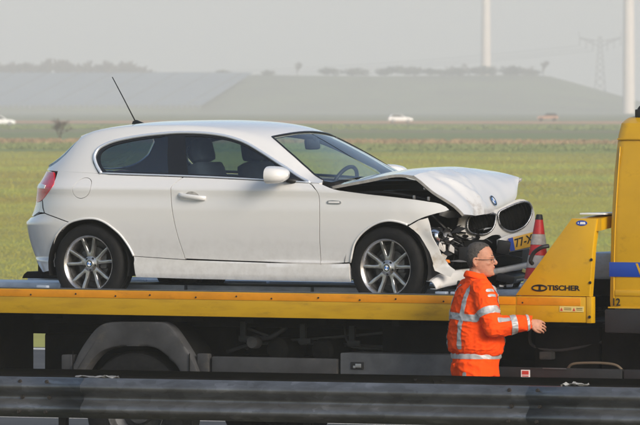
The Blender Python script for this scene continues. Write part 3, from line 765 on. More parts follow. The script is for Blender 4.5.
# --- door furniture
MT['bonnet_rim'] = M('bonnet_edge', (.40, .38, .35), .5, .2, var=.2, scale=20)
def handle(dr, sg):
    pts = [np.array(lower(u, z)) for u, z in [(.842, .849), (.87, .848), (.93, .842), (1.0, .835), (1.05, .830), (1.075, .827)]]
    off = [0.0, .022, .032, .032, .022, 0.0]
    tube('door_handle', catmull([(p[0], sg*(p[1]-o), p[2]) for p, o in zip(pts, off)], 4), .019, MT['paint'], dr, sides=10, squash=(.55, 1))
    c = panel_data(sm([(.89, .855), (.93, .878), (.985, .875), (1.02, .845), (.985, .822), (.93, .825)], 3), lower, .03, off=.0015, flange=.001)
    put('handle_recess_shade', c if sg == 1 else mirror_data(c), MT['bonnet_rim'], dr)  # flat grey patch, shade of the hollow behind the handle put into the colour
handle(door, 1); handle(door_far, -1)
def door_mirror(sg):
    V = []; Fc = []; n = 20; m = 12
    for j in range(m+1):
        f = j/m                       # from rear opening to rounded front
        px = 1.675+.185*f; sc = (1-f**2.6)**.5 if f < 1 else 0
        for k in range(n):
            a = 2*math.pi*k/n; cy = abs(math.cos(a))**.75*math.copysign(1, math.cos(a)); cz = abs(math.sin(a))**.75*math.copysign(1, math.sin(a))
            V.append((px+.03*(cy*.5+.5)*(1-f), -sg*(.945+.115*cy*(sc*.92+.08*sc)), 1.012+.068*cz*sc-.006*cy))
    for j in range(m):
        for k in range(n): Fc.append((j*n+k, j*n+(k+1) % n, (j+1)*n+(k+1) % n, (j+1)*n+k))
    if sg < 0: Fc = [q[::-1] for q in Fc]
    h = mesh_obj('door_mirror', V, Fc, MT['paint'], car)
    mesh_obj('mirror_glass', [(v[0]+.012, v[1], v[2]) for v in V[:n]], [tuple(range(n))], MT['chrome'], h, False)
    tube('mirror_arm', [(1.80, -sg*.86, .975), (1.84, -sg*.80, .962), (1.86, -sg*.77, .962)], [.022, .026, .03], MT['black'], h, sides=8)
door_mirror(1); door_mirror(-1)
# mirror foot triangles are black
for sg in (1, -1):
    c = panel_data([(1.80, .02), (1.70, .272), (1.765, .268), (1.88, .16), (1.955, .02)], upper, .03, off=.002, flange=.004)
    put('mirror_foot', c if sg == 1 else mirror_data(c), MT['trim'], car)
# side repeater in the wing
for sg in (1, -1):
    c = panel_data(sm([(2.158, .803), (2.165, .817), (2.22, .820), (2.272, .815), (2.283, .803), (2.272, .792), (2.22, .791), (2.165, .793)], 2), lower, .02, off=.006, flange=.008)
    ro = put('side_repeater', c if sg == 1 else mirror_data(c), MT['satin'], car)
    c = panel_data([(2.175, .799), (2.175, .811), (2.265, .811), (2.265, .799)], lower, .02, off=.010, flange=.005)
    put('repeater_lens', c if sg == 1 else mirror_data(c), MT['white_lamp'], ro)
# antenna
zt = float(upper(-.04, 1.0)[2])
prism('antenna_base', [(-.10, -.01), (-.085, .03), (-.06, .04), (.02, .01), (.05, -.01)], ((-.01, -.015, zt), (1, 0, 0), (0, 0, 1), (0, -1, 0)), MT['black'], car, th=.03, bev=.006)
tube('antenna_mast', [(-.075, 0, zt+.025), (-.18, 0, zt+.20), (-.291, 0, 1.771)], [.0055, .0045, .0035], MT['black'], car, sides=6)
# --- wheels
def roundel(parent, c, e1, e2, n, r, name='emblem'):
    c, e1, e2, n = [Vector(k) for k in (c, e1, e2, n)]
    em = empty(name, (0, 0, 0), 0, parent)
    def disc(nm, r0, r1, a0, a1, h, mat, seg=8):
        V = []; Fc = []
        for i in range(seg+1):
            a = a0+(a1-a0)*i/seg
            for rr in (r0, r1): V.append(c+(e1*math.cos(a)+e2*math.sin(a))*rr+n*h)
        for i in range(seg):
            q = (2*i, 2*i+1, 2*i+3, 2*i+2); Fc.append(q)
        o = mesh_obj(nm, V, Fc, mat, em, False)
        if (o.data.polygons[0].normal.dot(n)) < 0: o.data.flip_normals()
    disc('ring', r*.70, r, 0, 2*math.pi, .002, MT['ink'], 24)
    disc('bezel', r*.98, r*1.08, 0, 2*math.pi, .0025, MT['chrome'], 24)
    disc('bezel', r*.64, r*.70, 0, 2*math.pi, .003, MT['chrome'], 24)
    for k in range(4): disc('quadrant', 0, r*.64, k*math.pi/2, (k+1)*math.pi/2, .002, MT['white'] if k % 2 == 0 else MT['blue'], 6)
    return em
def make_wheel(spin):
    w = empty('wheel', (0, 0, 0), 0, car)
    RT = .318
    prof = [(.214, -.088), (.224, -.100), (.240, -.106), (.268, -.108), (.290, -.103), (.303, -.094), (.312, -.080), (RT, -.055), (RT-.0005, -.036), (RT-.008, -.034), (RT-.008, -.028), (RT, -.026), (RT, -.004), (RT-.008, -.003), (RT-.008, .003), (RT, .004), (RT, .026), (RT-.008, .028), (RT-.008, .034), (RT, .036), (RT, .055), (.312, .080), (.303, .094), (.27, .108), (.224, .100), (.214, .088)]
    lathe('tyre', prof, MT['tyre'], w, 'y', 56)
    lathe('rim', [(.205, -.078), (.214, -.093), (.222, -.098), (.225, -.092), (.222, -.088), (.212, -.080), (.203, -.060), (.196, -.02), (.190, .05), (.20, .09)], MT['alloy'], w, 'y', 56)
    lathe('rim_barrel', [(.197, -.055), (.188, .05), (.0, .052)], MT['alloy_dark'], w, 'y', 40)
    lathe('brake_disc', [(.06, -.012), (.135, -.012), (.14, -.004), (.14, .01), (.06, .012)], MT['alloy_dark'], w, 'y', 32)
    box('brake_caliper', (.105, -.012, .03), (.06, .06, .13), MT['alloy_dark'], w, bev=.012)
    spoke = [(.036, -.022), (.058, -.027), (.085, -.032), (.120, -.043), (.160, -.055), (.209, -.070), (.209, -.046), (.178, -.036), (.145, -.026), (.112, -.015), (.092, -.006), (.087, 0)]
    spoke = spoke+[(r_, -a) for r_, a in spoke[::-1][1:]]
    base = None
    for k in range(5):
        if base is None:
            base = prism('spoke', spoke, ((0, -.072, 0), (1, 0, 0), (0, 0, 1), (0, -1, 0)), MT['alloy'], w, th=.034, bev=.007)
            for v in base.data.vertices:      # dish: the hub sits deeper than the rim, and the leg faces slope
                r_ = math.hypot(v.co.x, v.co.z); v.co.y += .012*(1-min(1, r_/.2))-.010*min(1, max(0, (r_-.15)/.06))
            o = base
        else:
            o = base.copy(); COL.objects.link(o); o.parent = w
        o.rotation_euler = (0, -(math.pi/2+2*math.pi*k/5+spin), 0)
    lathe('hub', [(.0, -.078), (.030, -.077), (.036, -.072), (.060, -.064), (.064, -.03)], MT['alloy'], w, 'y', 32)
    for k in range(5):
        a = math.pi/2+2*math.pi*(k+.5)/5+spin
        b = lathe('lug_bolt', [(0, -.0700), (.0095, -.0700), (.0105, -.066), (.0105, -.05)], MT['ink'], w, 'y', 10)
        b.location = (.047*math.cos(a), 0, .047*math.sin(a))
    roundel(w, (0, -.0785, 0), (math.cos(.6), 0, math.sin(.6)), (-math.sin(.6), 0, math.cos(.6)), (0, -1, 0), .029, 'hub_emblem')
    return w
w1 = make_wheel(R(4)); w1.location = (0, -.745, .308); w1.name = 'wheel'
w2 = make_wheel(R(0)); w2.location = (2.66, -.752, .308); w2.rotation_euler = (0, 0, R(-1.5))
w3 = copy_tree(w1, car); w3.location = (0, .745, .308); w3.rotation_euler = (0, 0, math.pi)
w4 = copy_tree(w2, car); w4.location = (2.66, .752, .308); w4.rotation_euler = (0, 0, math.pi)
for x in (0, 2.66): tube('axle', [(x, -.68, .308), (x, .68, .308)], .04, MT['steel_dark'], car)

# --- buckled bonnet: control net (rows from windscreen to nose, near edge to far edge)
HOOD = [
 [(2.090,-.70,.922),(2.135,-.40,.972),(2.165,0,1.018),(2.135,.38,1.012),(2.090,.70,.985)],
 [(2.390,-.70,.972),(2.400,-.36,1.026),(2.410,0,1.050),(2.400,.36,1.048),(2.390,.71,1.015)],
 [(2.640,-.70,1.016),(2.640,-.36,1.055),(2.640,0,1.070),(2.640,.36,1.066),(2.620,.71,1.030)],
 [(2.800,-.70,1.012),(2.780,-.36,1.050),(2.760,0,1.060),(2.745,.36,1.058),(2.730,.71,1.030)],
 [(2.838,-.70,1.000),(2.835,-.36,1.036),(2.820,0,1.049),(2.800,.36,1.052),(2.770,.71,1.029)],
 [(2.980,-.69,.899),(2.975,-.36,.970),(2.960,0,.992),(2.930,.36,1.012),(2.880,.70,1.012)],
 [(3.110,-.67,.819),(3.105,-.36,.858),(3.085,0,.880),(3.040,.36,.938),(2.960,.69,.995)],
 [(3.185,-.64,.755),(3.170,-.36,.770),(3.142,0,.792),(3.095,.38,.862),(3.000,.68,.985)],
 [(3.216,-.62,.718),(3.190,-.36,.708),(3.150,0,.728),(3.100,.40,.800),(3.012,.66,.978)]]
def net_eval(net, nu, nv):
    G = np.array(net, float)
    rows = [np.array(catmull(list(G[:, j]), nu)) for j in range(G.shape[1])]
    A = np.stack(rows, 1)
    return np.stack([np.array(catmull(list(A[i]), nv)) for i in range(A.shape[0])], 0)
def sheet(name, G, mat, parent, th=.012, mats=None, rim_mat=1, crumple=None, face=None):
    n, m = G.shape[:2]
    du = np.gradient(G, axis=0); dv = np.gradient(G, axis=1); N = np.cross(du, dv); N /= np.maximum(np.linalg.norm(N, axis=2, keepdims=True), 1e-9)
    if N.reshape(-1, 3).mean(0) @ np.array(face if face is not None else (0, 0, 1.)) < 0: N = -N
    if crumple is not None:
        G = G+N*crumple[..., None]
        du = np.gradient(G, axis=0); dv = np.gradient(G, axis=1); N2 = np.cross(du, dv); N2 /= np.maximum(np.linalg.norm(N2, axis=2, keepdims=True), 1e-9)
        N = N2*np.sign((N2*N).sum(2).mean())
    V = list(G.reshape(-1, 3))+list((G-N*th).reshape(-1, 3)); k = n*m; Fc = []; mi = []
    idx = lambda i, j: i*m+j
    a, b, c = G[0, 0], G[1, 0], G[0, 1]
    fl = np.dot(np.cross(b-a, c-a), N[0, 0]) > 0
    for i in range(n-1):
        for j in range(m-1):
            q = (idx(i, j), idx(i+1, j), idx(i+1, j+1), idx(i, j+1)); q = q if fl else q[::-1]
            Fc.append(q); mi.append(0); Fc.append(tuple(k+t for t in q[::-1])); mi.append(1)
    per = [idx(i, 0) for i in range(n)]+[idx(n-1, j) for j in range(1, m)]+[idx(i, m-1) for i in range(n-2, -1, -1)]+[idx(0, j) for j in range(m-2, 0, -1)]
    base = len(V); V += [V[p] for p in per]+[V[p+k] for p in per]; L_ = len(per)
    for i in range(L_):
        j = (i+1) % L_; q = (base+i, base+j, base+L_+j, base+L_+i); Fc.append(q[::-1] if fl else q); mi.append(rim_mat)
    return mesh_obj(name, V, Fc, mat, parent, True, mats or [mat, MT['grey_box']], mi)
G = net_eval(HOOD, 8, 12)
n, m = G.shape[:2]
cr = np.zeros((n, m))
for i in range(n):
    for j in range(m):
        p = G[i, j]; fx = min(1, max(0, (p[0]-2.70)/.25))
        r1 = 1-abs(noise.noise(Vector((p[0]*3.2+p[1]*2.0, p[1]*1.2+4, 1.7))))*2
        r2 = noise.noise(Vector((p[0]*7, p[1]*7, 5.2)))
        fx *= min(1, max(0, (.64-p[1])/.15)); cr[i, j] = fx*(.007*(r1-.5)+.005*r2)+.004*noise.noise(Vector((p[0]*4, p[1]*3, .4)))
# two hard creases running from the ridge to the nose and the dent by the near corner
for i in range(n):
    for j in range(m):
        p = G[i, j]; fx = min(1, max(0, (p[0]-2.75)/.2))
        for yc, sl, am, wd in ((-.17, -.45, .009, .016), (-.42, .30, -.016, .06), (-.33, .95, .009, .013)):
            dd_ = p[1]-(yc+sl*(p[0]-3.0)); cr[i, j] += fx*am*math.exp(-(dd_/wd)**2)
bonnet = sheet('bonnet', G, MT['paint_bonnet'], car, th=.022, mats=[MT['paint_bonnet'], MT['bonnet_rim']], crumple=cr)
bonnet['label'] = 'buckled white bonnet bent up into a ridge'
bv = min((v for v in bonnet.data.vertices if v.index < n*m), key=lambda v: abs(v.co.y-.005)*2+abs(v.co.z-.812))
bn = bv.normal.copy(); bn = bn if bn.x > 0 else -bn
be1 = (Vector((0, 1, 0))-bn*bn.y).normalized()
roundel(bonnet, bv.co+bn*.003, be1, bn.cross(be1), bn, .042, 'bonnet_emblem')
# scuffs on the nose: soot and scraped earth
# --- engine bay
bay = empty('engine_bay', (0, 0, 0), 0, car)
boxes('inner_wing', [((2.52, -.66, .68), (.80, .05, .30)), ((2.52, .68, .64), (.80, .05, .30)), ((2.12, 0, .72), (.06, 1.38, .42)), ((2.60, 0, .36), (1.05, 1.0, .10))], MT['steel_dark'], bay, bev=.01)
boxes('engine_block', [((2.52, -.02, .66), (.62, .36, .36)), ((2.50, -.02, .86), (.55, .30, .06)), ((2.34, -.45, .72), (.30, .25, .24)), ((2.85, .25, .62), (.20, .5, .30))], MT['black'], bay, bev=.03)
boxes('radiator', [((2.98, .12, .50), (.08, .9, .42), rot_xyz(0, 8, -12))], MT['steel_dark'], bay, bev=.01)
boxes('crash_beam', [((3.05, .05, .47), (.07, 1.15, .09), rot_xyz(0, 0, 14))], MT['steel_dark'], bay, bev=.012)
boxes('strut_tower', [((2.60, -.55, .79), (.20, .16, .10)), ((2.60, .55, .79), (.20, .16, .10))], MT['steel_dark'], bay, bev=.03)
for k, pth in enumerate([[(2.2, -.6, .86), (2.5, -.62, .88), (2.8, -.58, .84), (3.0, -.5, .78)], [(2.75, -.62, .80), (2.9, -.60, .72), (3.02, -.55, .60), (3.05, -.4, .50)], [(2.9, -.62, .62), (3.02, -.62, .52), (3.1, -.5, .45), (3.12, -.3, .42)],
                         [(3.0, -.45, .45), (3.12, -.25, .38), (3.2, -.05, .40), (3.18, .2, .45)]]):
    tube('hose', catmull(pth, 6), .014-.002*(k % 2), MT['black'], bay, sides=7)
for x, y, z in ((2.83, -.71, .845), (2.95, -.70, .835)): box('bracket', (x, y, z), (.015, .02, .03), MT['satin'], bay, bev=.003)
# --- torn nose panel with the two grilles
NF = (Vector((3.175, -.005, .665)), Vector((.5091, .8249, .2457)), Vector((-.2265, -.147, .9629)), Vector((.8304, -.5458, .112)))
K1=[(-0.226, 0.087), (-0.17, 0.086), (-0.083, 0.07), (-0.012, 0.048), (-0.023, 0.006), (-0.055, -0.041), (-0.1, -0.069), (-0.154, -0.075), (-0.224, -0.055), (-0.266, -0.029), (-0.278, 0.009), (-0.258, 0.06)]
K2=[(0.021, 0.05), (0.091, 0.068), (0.176, 0.077), (0.25, 0.077), (0.299, 0.057), (0.313, 0.014), (0.301, -0.023), (0.263, -0.069), (0.205, -0.106), (0.132, -0.119), (0.078, -0.113), (0.025, -0.079), (0.001, -0.024)]
NOSE=[(-0.289, 0.128), (-0.202, 0.101), (-0.087, 0.087), (0.03, 0.08), (0.165, 0.1), (0.24, 0.105), (0.304, 0.072), (0.33, 0.009), (0.323, -0.069), (0.29, -0.157), (0.248, -0.186), (0.161, -0.17), (0.072, -0.163), (-0.001, -0.150), (-0.023, -0.114), (-0.087, -0.100), (-0.153, -0.112), (-0.216, -0.115), (-0.278, -0.082), (-0.347, -0.04), (-0.383, 0.005), (-0.335, 0.056)]
def nose_surf(a, b):
    a, b = np.broadcast_arrays(np.asarray(a, float), np.asarray(b, float))
    h = np.array([.020*noise.noise(Vector((x*6, y*6, 8.1))) for x, y in zip(a.ravel(), b.ravel())]).reshape(a.shape)-.10*np.maximum(0, -a-.22)**1.5*4-.05*np.maximum(0, b-.05)*2
    P = [float(NF[0][k])+a*NF[1][k]+b*NF[2][k]+h*NF[3][k] for k in range(3)]
    return P[0], P[1], P[2]
def nose_panel_data(out, holes, off=0, flange=.02, step=.02):
    V, Fc, mi, NN = panel_data(out, nose_surf, step, holes, off, flange, inner=0)
    return V, Fc, mi, NN
nosep = put('nose_panel', nose_panel_data(sm(NOSE, 2), [sm(K1+K1[:1], 2)[:-1], sm(K2+K2[:1], 2)[:-1]]), MT['paint_dirty'], car)
def nloc(a, b, h=0): return NF[0]+NF[1]*a+NF[2]*b+NF[3]*h
MT['grille_rim'] = M('grille_surround', (.30, .30, .31), .28, .9, var=.4, scale=25)
for Kp in (K1, K2):
    kl = catmull(Kp, 4, True)
    g = tube('grille', [nloc(a, b, .012) for a, b in kl], .0085, MT['grille_rim'], car, sides=8, closed=True)
    Kc = np.array(kl); c0 = Kc.mean(0)
    V = [nloc(*(c0+(p-c0)*.98), .004) for p in Kc]+[nloc(*(c0+(p-c0)*.90), -.075) for p in Kc]; k = len(Kc)
    Fc = [(i, (i+1) % k, k+(i+1) % k, k+i) for i in range(k)]+[tuple(range(k, 2*k))]
    mesh_obj('grille_well', V, Fc, MT['steel_dark'], g, False)
    lo, hi = Kc[:, 0].min(), Kc[:, 0].max()
    for a in np.linspace(lo+.035, hi-.035, 9):
        # slat spans the opening at this place
        ys = []
        for i in range(k):
            p, q = Kc[i], Kc[(i+1) % k]
            if (p[0]-a)*(q[0]-a) < 0: ys.append(p[1]+(q[1]-p[1])*(a-p[0])/(q[0]-p[0]))
        if len(ys) < 2: continue
        p0, p1 = nloc(a, min(ys)+.006, -.02), nloc(a, max(ys)-.006, -.02)
        tube('grille_slat', [p0, (p0+p1)/2+NF[3]*.012, p1], .0036, MT['steel_dark'], g, sides=5)
# --- number plate, bent, on its torn carrier
def plate_pt(a, b, h=.07): return nloc(a, b, h+.012*math.sin(a*22)+.02*a)
prism('plate_carrier', [(-.092, -.237), (-.067, -.144), (.007, -.130), (.12, -.135), (.24, -.145), (.225, -.285), (.10, -.272), (-.012, -.262)], (nloc(0, 0, .055), NF[1], NF[2], NF[3]), MT['paint_dirty'], car, th=.035, bev=.01)
pe1 = Vector((NF[1].x, NF[1].y, NF[1].z)); 
PLF = (nloc(.0, -.155, .075), (NF[1]*.98+NF[3]*.10).normalized(), NF[2], NF[3])
PLF = (PLF[0], PLF[1], (NF[2]-PLF[1]*NF[2].dot(PLF[1])).normalized(), PLF[1].cross((NF[2]-PLF[1]*NF[2].dot(PLF[1])).normalized()).normalized())
if PLF[3].dot(NF[3]) < 0: PLF = (PLF[0], PLF[1], PLF[2], -PLF[3])
def plf(dx, dy, dn): return (PLF[0]+PLF[1]*dx+PLF[2]*dy+PLF[3]*dn, PLF[1], PLF[2], PLF[3])
plate = prism('number_plate', [(0, 0), (.255, -.010), (.245, -.117), (-.012, -.100)], plf(0, 0, .004), MT['plate'], car, th=.004, bev=.001)
prism('plate_band', [(.001, -.001), (.042, -.003), (.031, -.102), (-.010, -.099)], plf(0, 0, .006), MT['plate_blue'], plate, th=.002, bev=0)
text_obj('plate_text', '77-XR', .090, plf(.142, -.055, .0068), MT['ink'], plate, sx=.86, bold=.0012, shear=.12)
# --- smashed headlight
hl = empty('headlight', (0, 0, 0), 0, car)
def blob(name, pts, mat, parent, th=.01):
    V = [Vector(p) for p in pts]; c = sum(V, Vector())/len(V)
    bm = bmesh.new()
    for p in V: bm.verts.new(p)
    for p in V: bm.verts.new(p+(c-p)*.15+Vector((-.03, .03, 0)))
    bmesh.ops.convex_hull(bm, input=bm.verts)
    return from_bm(name, bm, mat, parent, autosmooth=30)
blob('lamp_lens', [(3.03, -.67, .735), (3.11, -.62, .745), (3.165, -.55, .716), (3.15, -.55, .69), (3.08, -.64, .69), (3.03, -.68, .71)], MT['glass_lens'] if 'glass_lens' in MT else MT['trim'], hl)
def shell(name, c, r, mat, a0, a1, e0, e1, rot, parent):
    V = []; Fc = []; nn = 9; mm = 7
    for i in range(nn):
        for j in range(mm):
            a = a0+(a1-a0)*i/(nn-1); e = e0+(e1-e0)*j/(mm-1)
            q = Vector((r*math.cos(e)*math.cos(a), r*math.cos(e)*math.sin(a), r*math.sin(e)))*(1+.12*noise.noise(Vector((i*.7, j*.7, r*40))))
            V.append(rot @ q+Vector(c))
    for i in range(nn-1):
        for j in range(mm-1): Fc.append((i*mm+j, (i+1)*mm+j, (i+1)*mm+j+1, i*mm+j+1))
    return mesh_obj(name, V, Fc, mat, parent)
shell('lamp_bowl', (2.99, -.66, .545), .075, MT['chrome'], 0, 4.6, -.9, 1.2, rot_xyz(80, 10, 60), hl)
shell('lamp_bowl', (3.045, -.585, .54), .045, MT['satin'], 0, 5.2, -.5, 1.3, rot_xyz(70, 0, 40), hl)
shell('lamp_housing', (2.96, -.64, .52), .10, MT['grey_panel'], .4, 4.0, -.8, .9, rot_xyz(90, 0, 55), hl)
rs = random.Random(5)
for k in range(14):
    c = Vector((2.97+rs.random()*.13, -.69+rs.random()*.14, .47+rs.random()*.12))
    blob('lamp_shard', [c+Vector((rs.uniform(-.024, .024), rs.uniform(-.018, .018), rs.uniform(-.018, .018))) for _ in range(5)], [MT['satin'], MT['black'], MT['paint_dirty'], MT['black'], MT['grey_panel']][k % 5], hl)
blob('indicator_lamp', [(3.105, -.715, .375), (3.13, -.70, .372), (3.135, -.695, .350), (3.11, -.71, .345), (3.12, -.72, .36)], MT['amber'], hl)
# torn plastic, wiring and sheet metal spilling out of the corner
rs = random.Random(21)
for k in range(46):
    c = Vector((rs.uniform(2.95, 3.17), rs.uniform(-.66, -.10), rs.uniform(.34, .60)))
    ax = Vector((rs.uniform(-1, 1), rs.uniform(-1, 1), rs.uniform(-.6, .6))).normalized(); sd2 = ax.orthogonal().normalized()
    ln, wd2 = rs.uniform(.03, .09), rs.uniform(.008, .03)
    blob('torn_plastic', [c-ax*ln, c+ax*ln*.6+sd2*wd2, c+ax*ln-sd2*wd2*.3, c-sd2*wd2, c+sd2*wd2*.4+Vector((0, 0, wd2))], MT['black'] if k % 6 else MT[('grey_box', 'satin')[(k//6) % 2]], bay)
for k in range(10):
    p0 = Vector((rs.uniform(2.92, 3.05), rs.uniform(-.68, -.45), rs.uniform(.42, .62))); q0 = Vector((rs.uniform(3.05, 3.2), rs.uniform(-.35, .05), rs.uniform(.30, .50)))
    tube('loose_wire', catmull([p0, p0.lerp(q0, .35)+Vector((rs.uniform(-.04, .06), rs.uniform(-.06, .04), rs.uniform(-.08, .04))), p0.lerp(q0, .7)+Vector((rs.uniform(-.03, .06), rs.uniform(-.05, .05), rs.uniform(-.07, .03))), q0], 5), rs.uniform(.003, .006), MT['black'] if k % 4 else MT['satin'], bay, sides=5)
for k in range(5):
    u_ = rs.uniform(3.03, 3.12); c = Vector((u_, rs.uniform(-.74, -.58), rs.uniform(.36, .60)))
    blob('bumper_shard', [c, c+Vector((rs.uniform(.01, .05), .02, rs.uniform(-.02, .04))), c+Vector((rs.uniform(.0, .03), .03, -.05)), c+Vector((-.01, .01, -.03)), c+Vector((.01, .0, .02))], MT['paint_dirty'], bay)
# --- lower bumper blade hanging across the front
BT=[(3.036, -0.82, 0.213), (3.075, -.70, .262), (3.125, -0.60, 0.287), (3.190, -0.38, 0.302), (3.245, -0.12, 0.297), (3.331, 0.25, 0.335), (3.30, .55, .33), (3.12, .80, .32)]
BB=[(3.080, -0.82, 0.149), (3.105, -.70, .168), (3.140, -0.60, 0.183), (3.205, -0.38, 0.224), (3.245, -0.12, 0.250), (3.331, 0.25, 0.294), (3.30, .55, .29), (3.12, .80, .28)]
bt = np.array(catmull(BT, 8)); bb = np.array(catmull(BB, 8))
mid = (bt+bb)/2; tn = np.gradient(mid, axis=0); nn_ = np.cross(tn, np.array([0, 0, 1.])); nn_ /= np.linalg.norm(nn_, axis=1, keepdims=True)
if nn_[0][1] > 0: nn_ = -nn_
Gb = np.stack([bt-nn_*.05, bt-nn_*.008, bt+nn_*.004, bt*.7+bb*.3+nn_*.012, bt*.3+bb*.7+nn_*.012, bb+nn_*.002, bb-nn_*.02, bb-nn_*.06], 1)
ob = sheet('lower_bumper', Gb, MT['paint_dirty'], car, th=.008, mats=[MT['paint_dirty'], MT['black']], rim_mat=0, face=(.6, -.8, 0))
ob['label'] = 'broken lower bumper blade hanging across the nose'
# black broken plastics between the blade and the nose
boxes('bumper_insert', [((3.17, .10, .46), (.10, .80, .10), rot_xyz(0, 10, 28)), ((3.10, -.30, .41), (.12, .50, .12), rot_xyz(0, 0, 20)), ((3.18, .20, .22), (.14, .8, .06), rot_xyz(0, 12, 22)), ((3.10, -.25, .17), (.22, .7, .05), rot_xyz(0, 18, 18))], MT['black'], car, bev=.015)
for pth, mt in (([(3.22, -.20, .12), (3.30, -.02, .19), (3.36, .10, .21), (3.40, .25, .20)], 'satin'), ([(3.15, -.3, .10), (3.28, -.05, .14), (3.40, .2, .11)], 'black'), ([(3.20, -.35, .36), (3.27, -.1, .40), (3.33, .1, .37)], 'black')):
    tube('torn_wire', catmull(pth, 5), .009, MT[mt], car, sides=6)
boxes('broken_clip', [((3.36, .08, .277), (.03, .06, .02), rot_xyz(10, 20, 30))], MT['label_paper'], car, bev=.004)
boxes('broken_bracket', [((3.31, -.06, .175), (.05, .13, .025), rot_xyz(10, -8, 24)), ((3.26, -.12, .15), (.04, .09, .02), rot_xyz(-20, 8, 40))], MT['satin'], car, bev=.006)
# ================================================================== the recovery truck
truck = empty('tow_truck', (0, 0, 0))
tag(truck, 'yellow flatbed recovery truck carrying the crashed car', 'tow truck')
XB, XF = -1.75, 4.0
SIDE = lambda x, z, y=-1.25: ((x, y, z), (1, 0, 0), (0, 0, 1), (0, -1, 0))
# deck: running tracks, raised centre plates, side rails
pl = [(-1.70+1.14*i, 1.12) for i in range(5)]
for x0, ln in pl:
    box('deck_plate', (x0+ln/2, 0.05, 1.372), (ln-.006, .72, .05), MT['deck'], truck, bev=.004)
    box('far_deck_plate', (x0+ln/2, 1.08, 1.372), (ln-.006, .20, .05), MT['deck'], truck, bev=.004)
    for sg in (-1, 1): box('running_track', (x0+ln/2, sg*.72, 1.236), (ln-.004, .82 if sg < 0 else .60, .045), MT['deck'], truck, bev=.004)
boxes('deck_frame', [((1.12, -.33, 1.29), (5.7, .02, .12)), ((1.12, .43, 1.29), (5.7, .02, .12)), ((1.12, 0, 1.205), (5.7, 2.2, .03))], MT['steel_dark'], truck, bev=0)
for sg in (-1, 1):
    rail = box('side_rail', (1.12, sg*1.225, 1.2825), (5.75, .05, .191), MT['yellow_rail'], truck, bev=.006)
    box('rail_cap', (1.12, sg*1.221, 1.382), (5.75, .050, .010), MT['grey_box'], rail, bev=.002)
    box('orange_strip', (1.12, sg*1.2515, 1.345), (5.74, .004, .056), MT['orange_strip'], rail, bev=.001)
riv = None
for i in range(16):
    if riv is None:
        riv = lathe('rivet', [(0, -.0045), (.006, -.004), (.0075, 0)], MT['ink'], truck, 'y', 8); o = riv
    else:
        o = riv.copy(); COL.objects.link(o); o.parent = truck
    o.location = (-1.35+.36*i+(.05 if i % 3 else 0), -1.2545, 1.345-.012*(i % 2))
for x in (3.33, 3.46, -.2): box('lashing_eye', (x, -1.19, 1.394), (.09, .05, .022), MT['deck'], truck, bev=.006)
box('far_edge_rail', (1.12, 1.19, 1.400), (5.7, .03, .02), MT['deck'], truck, bev=.004)
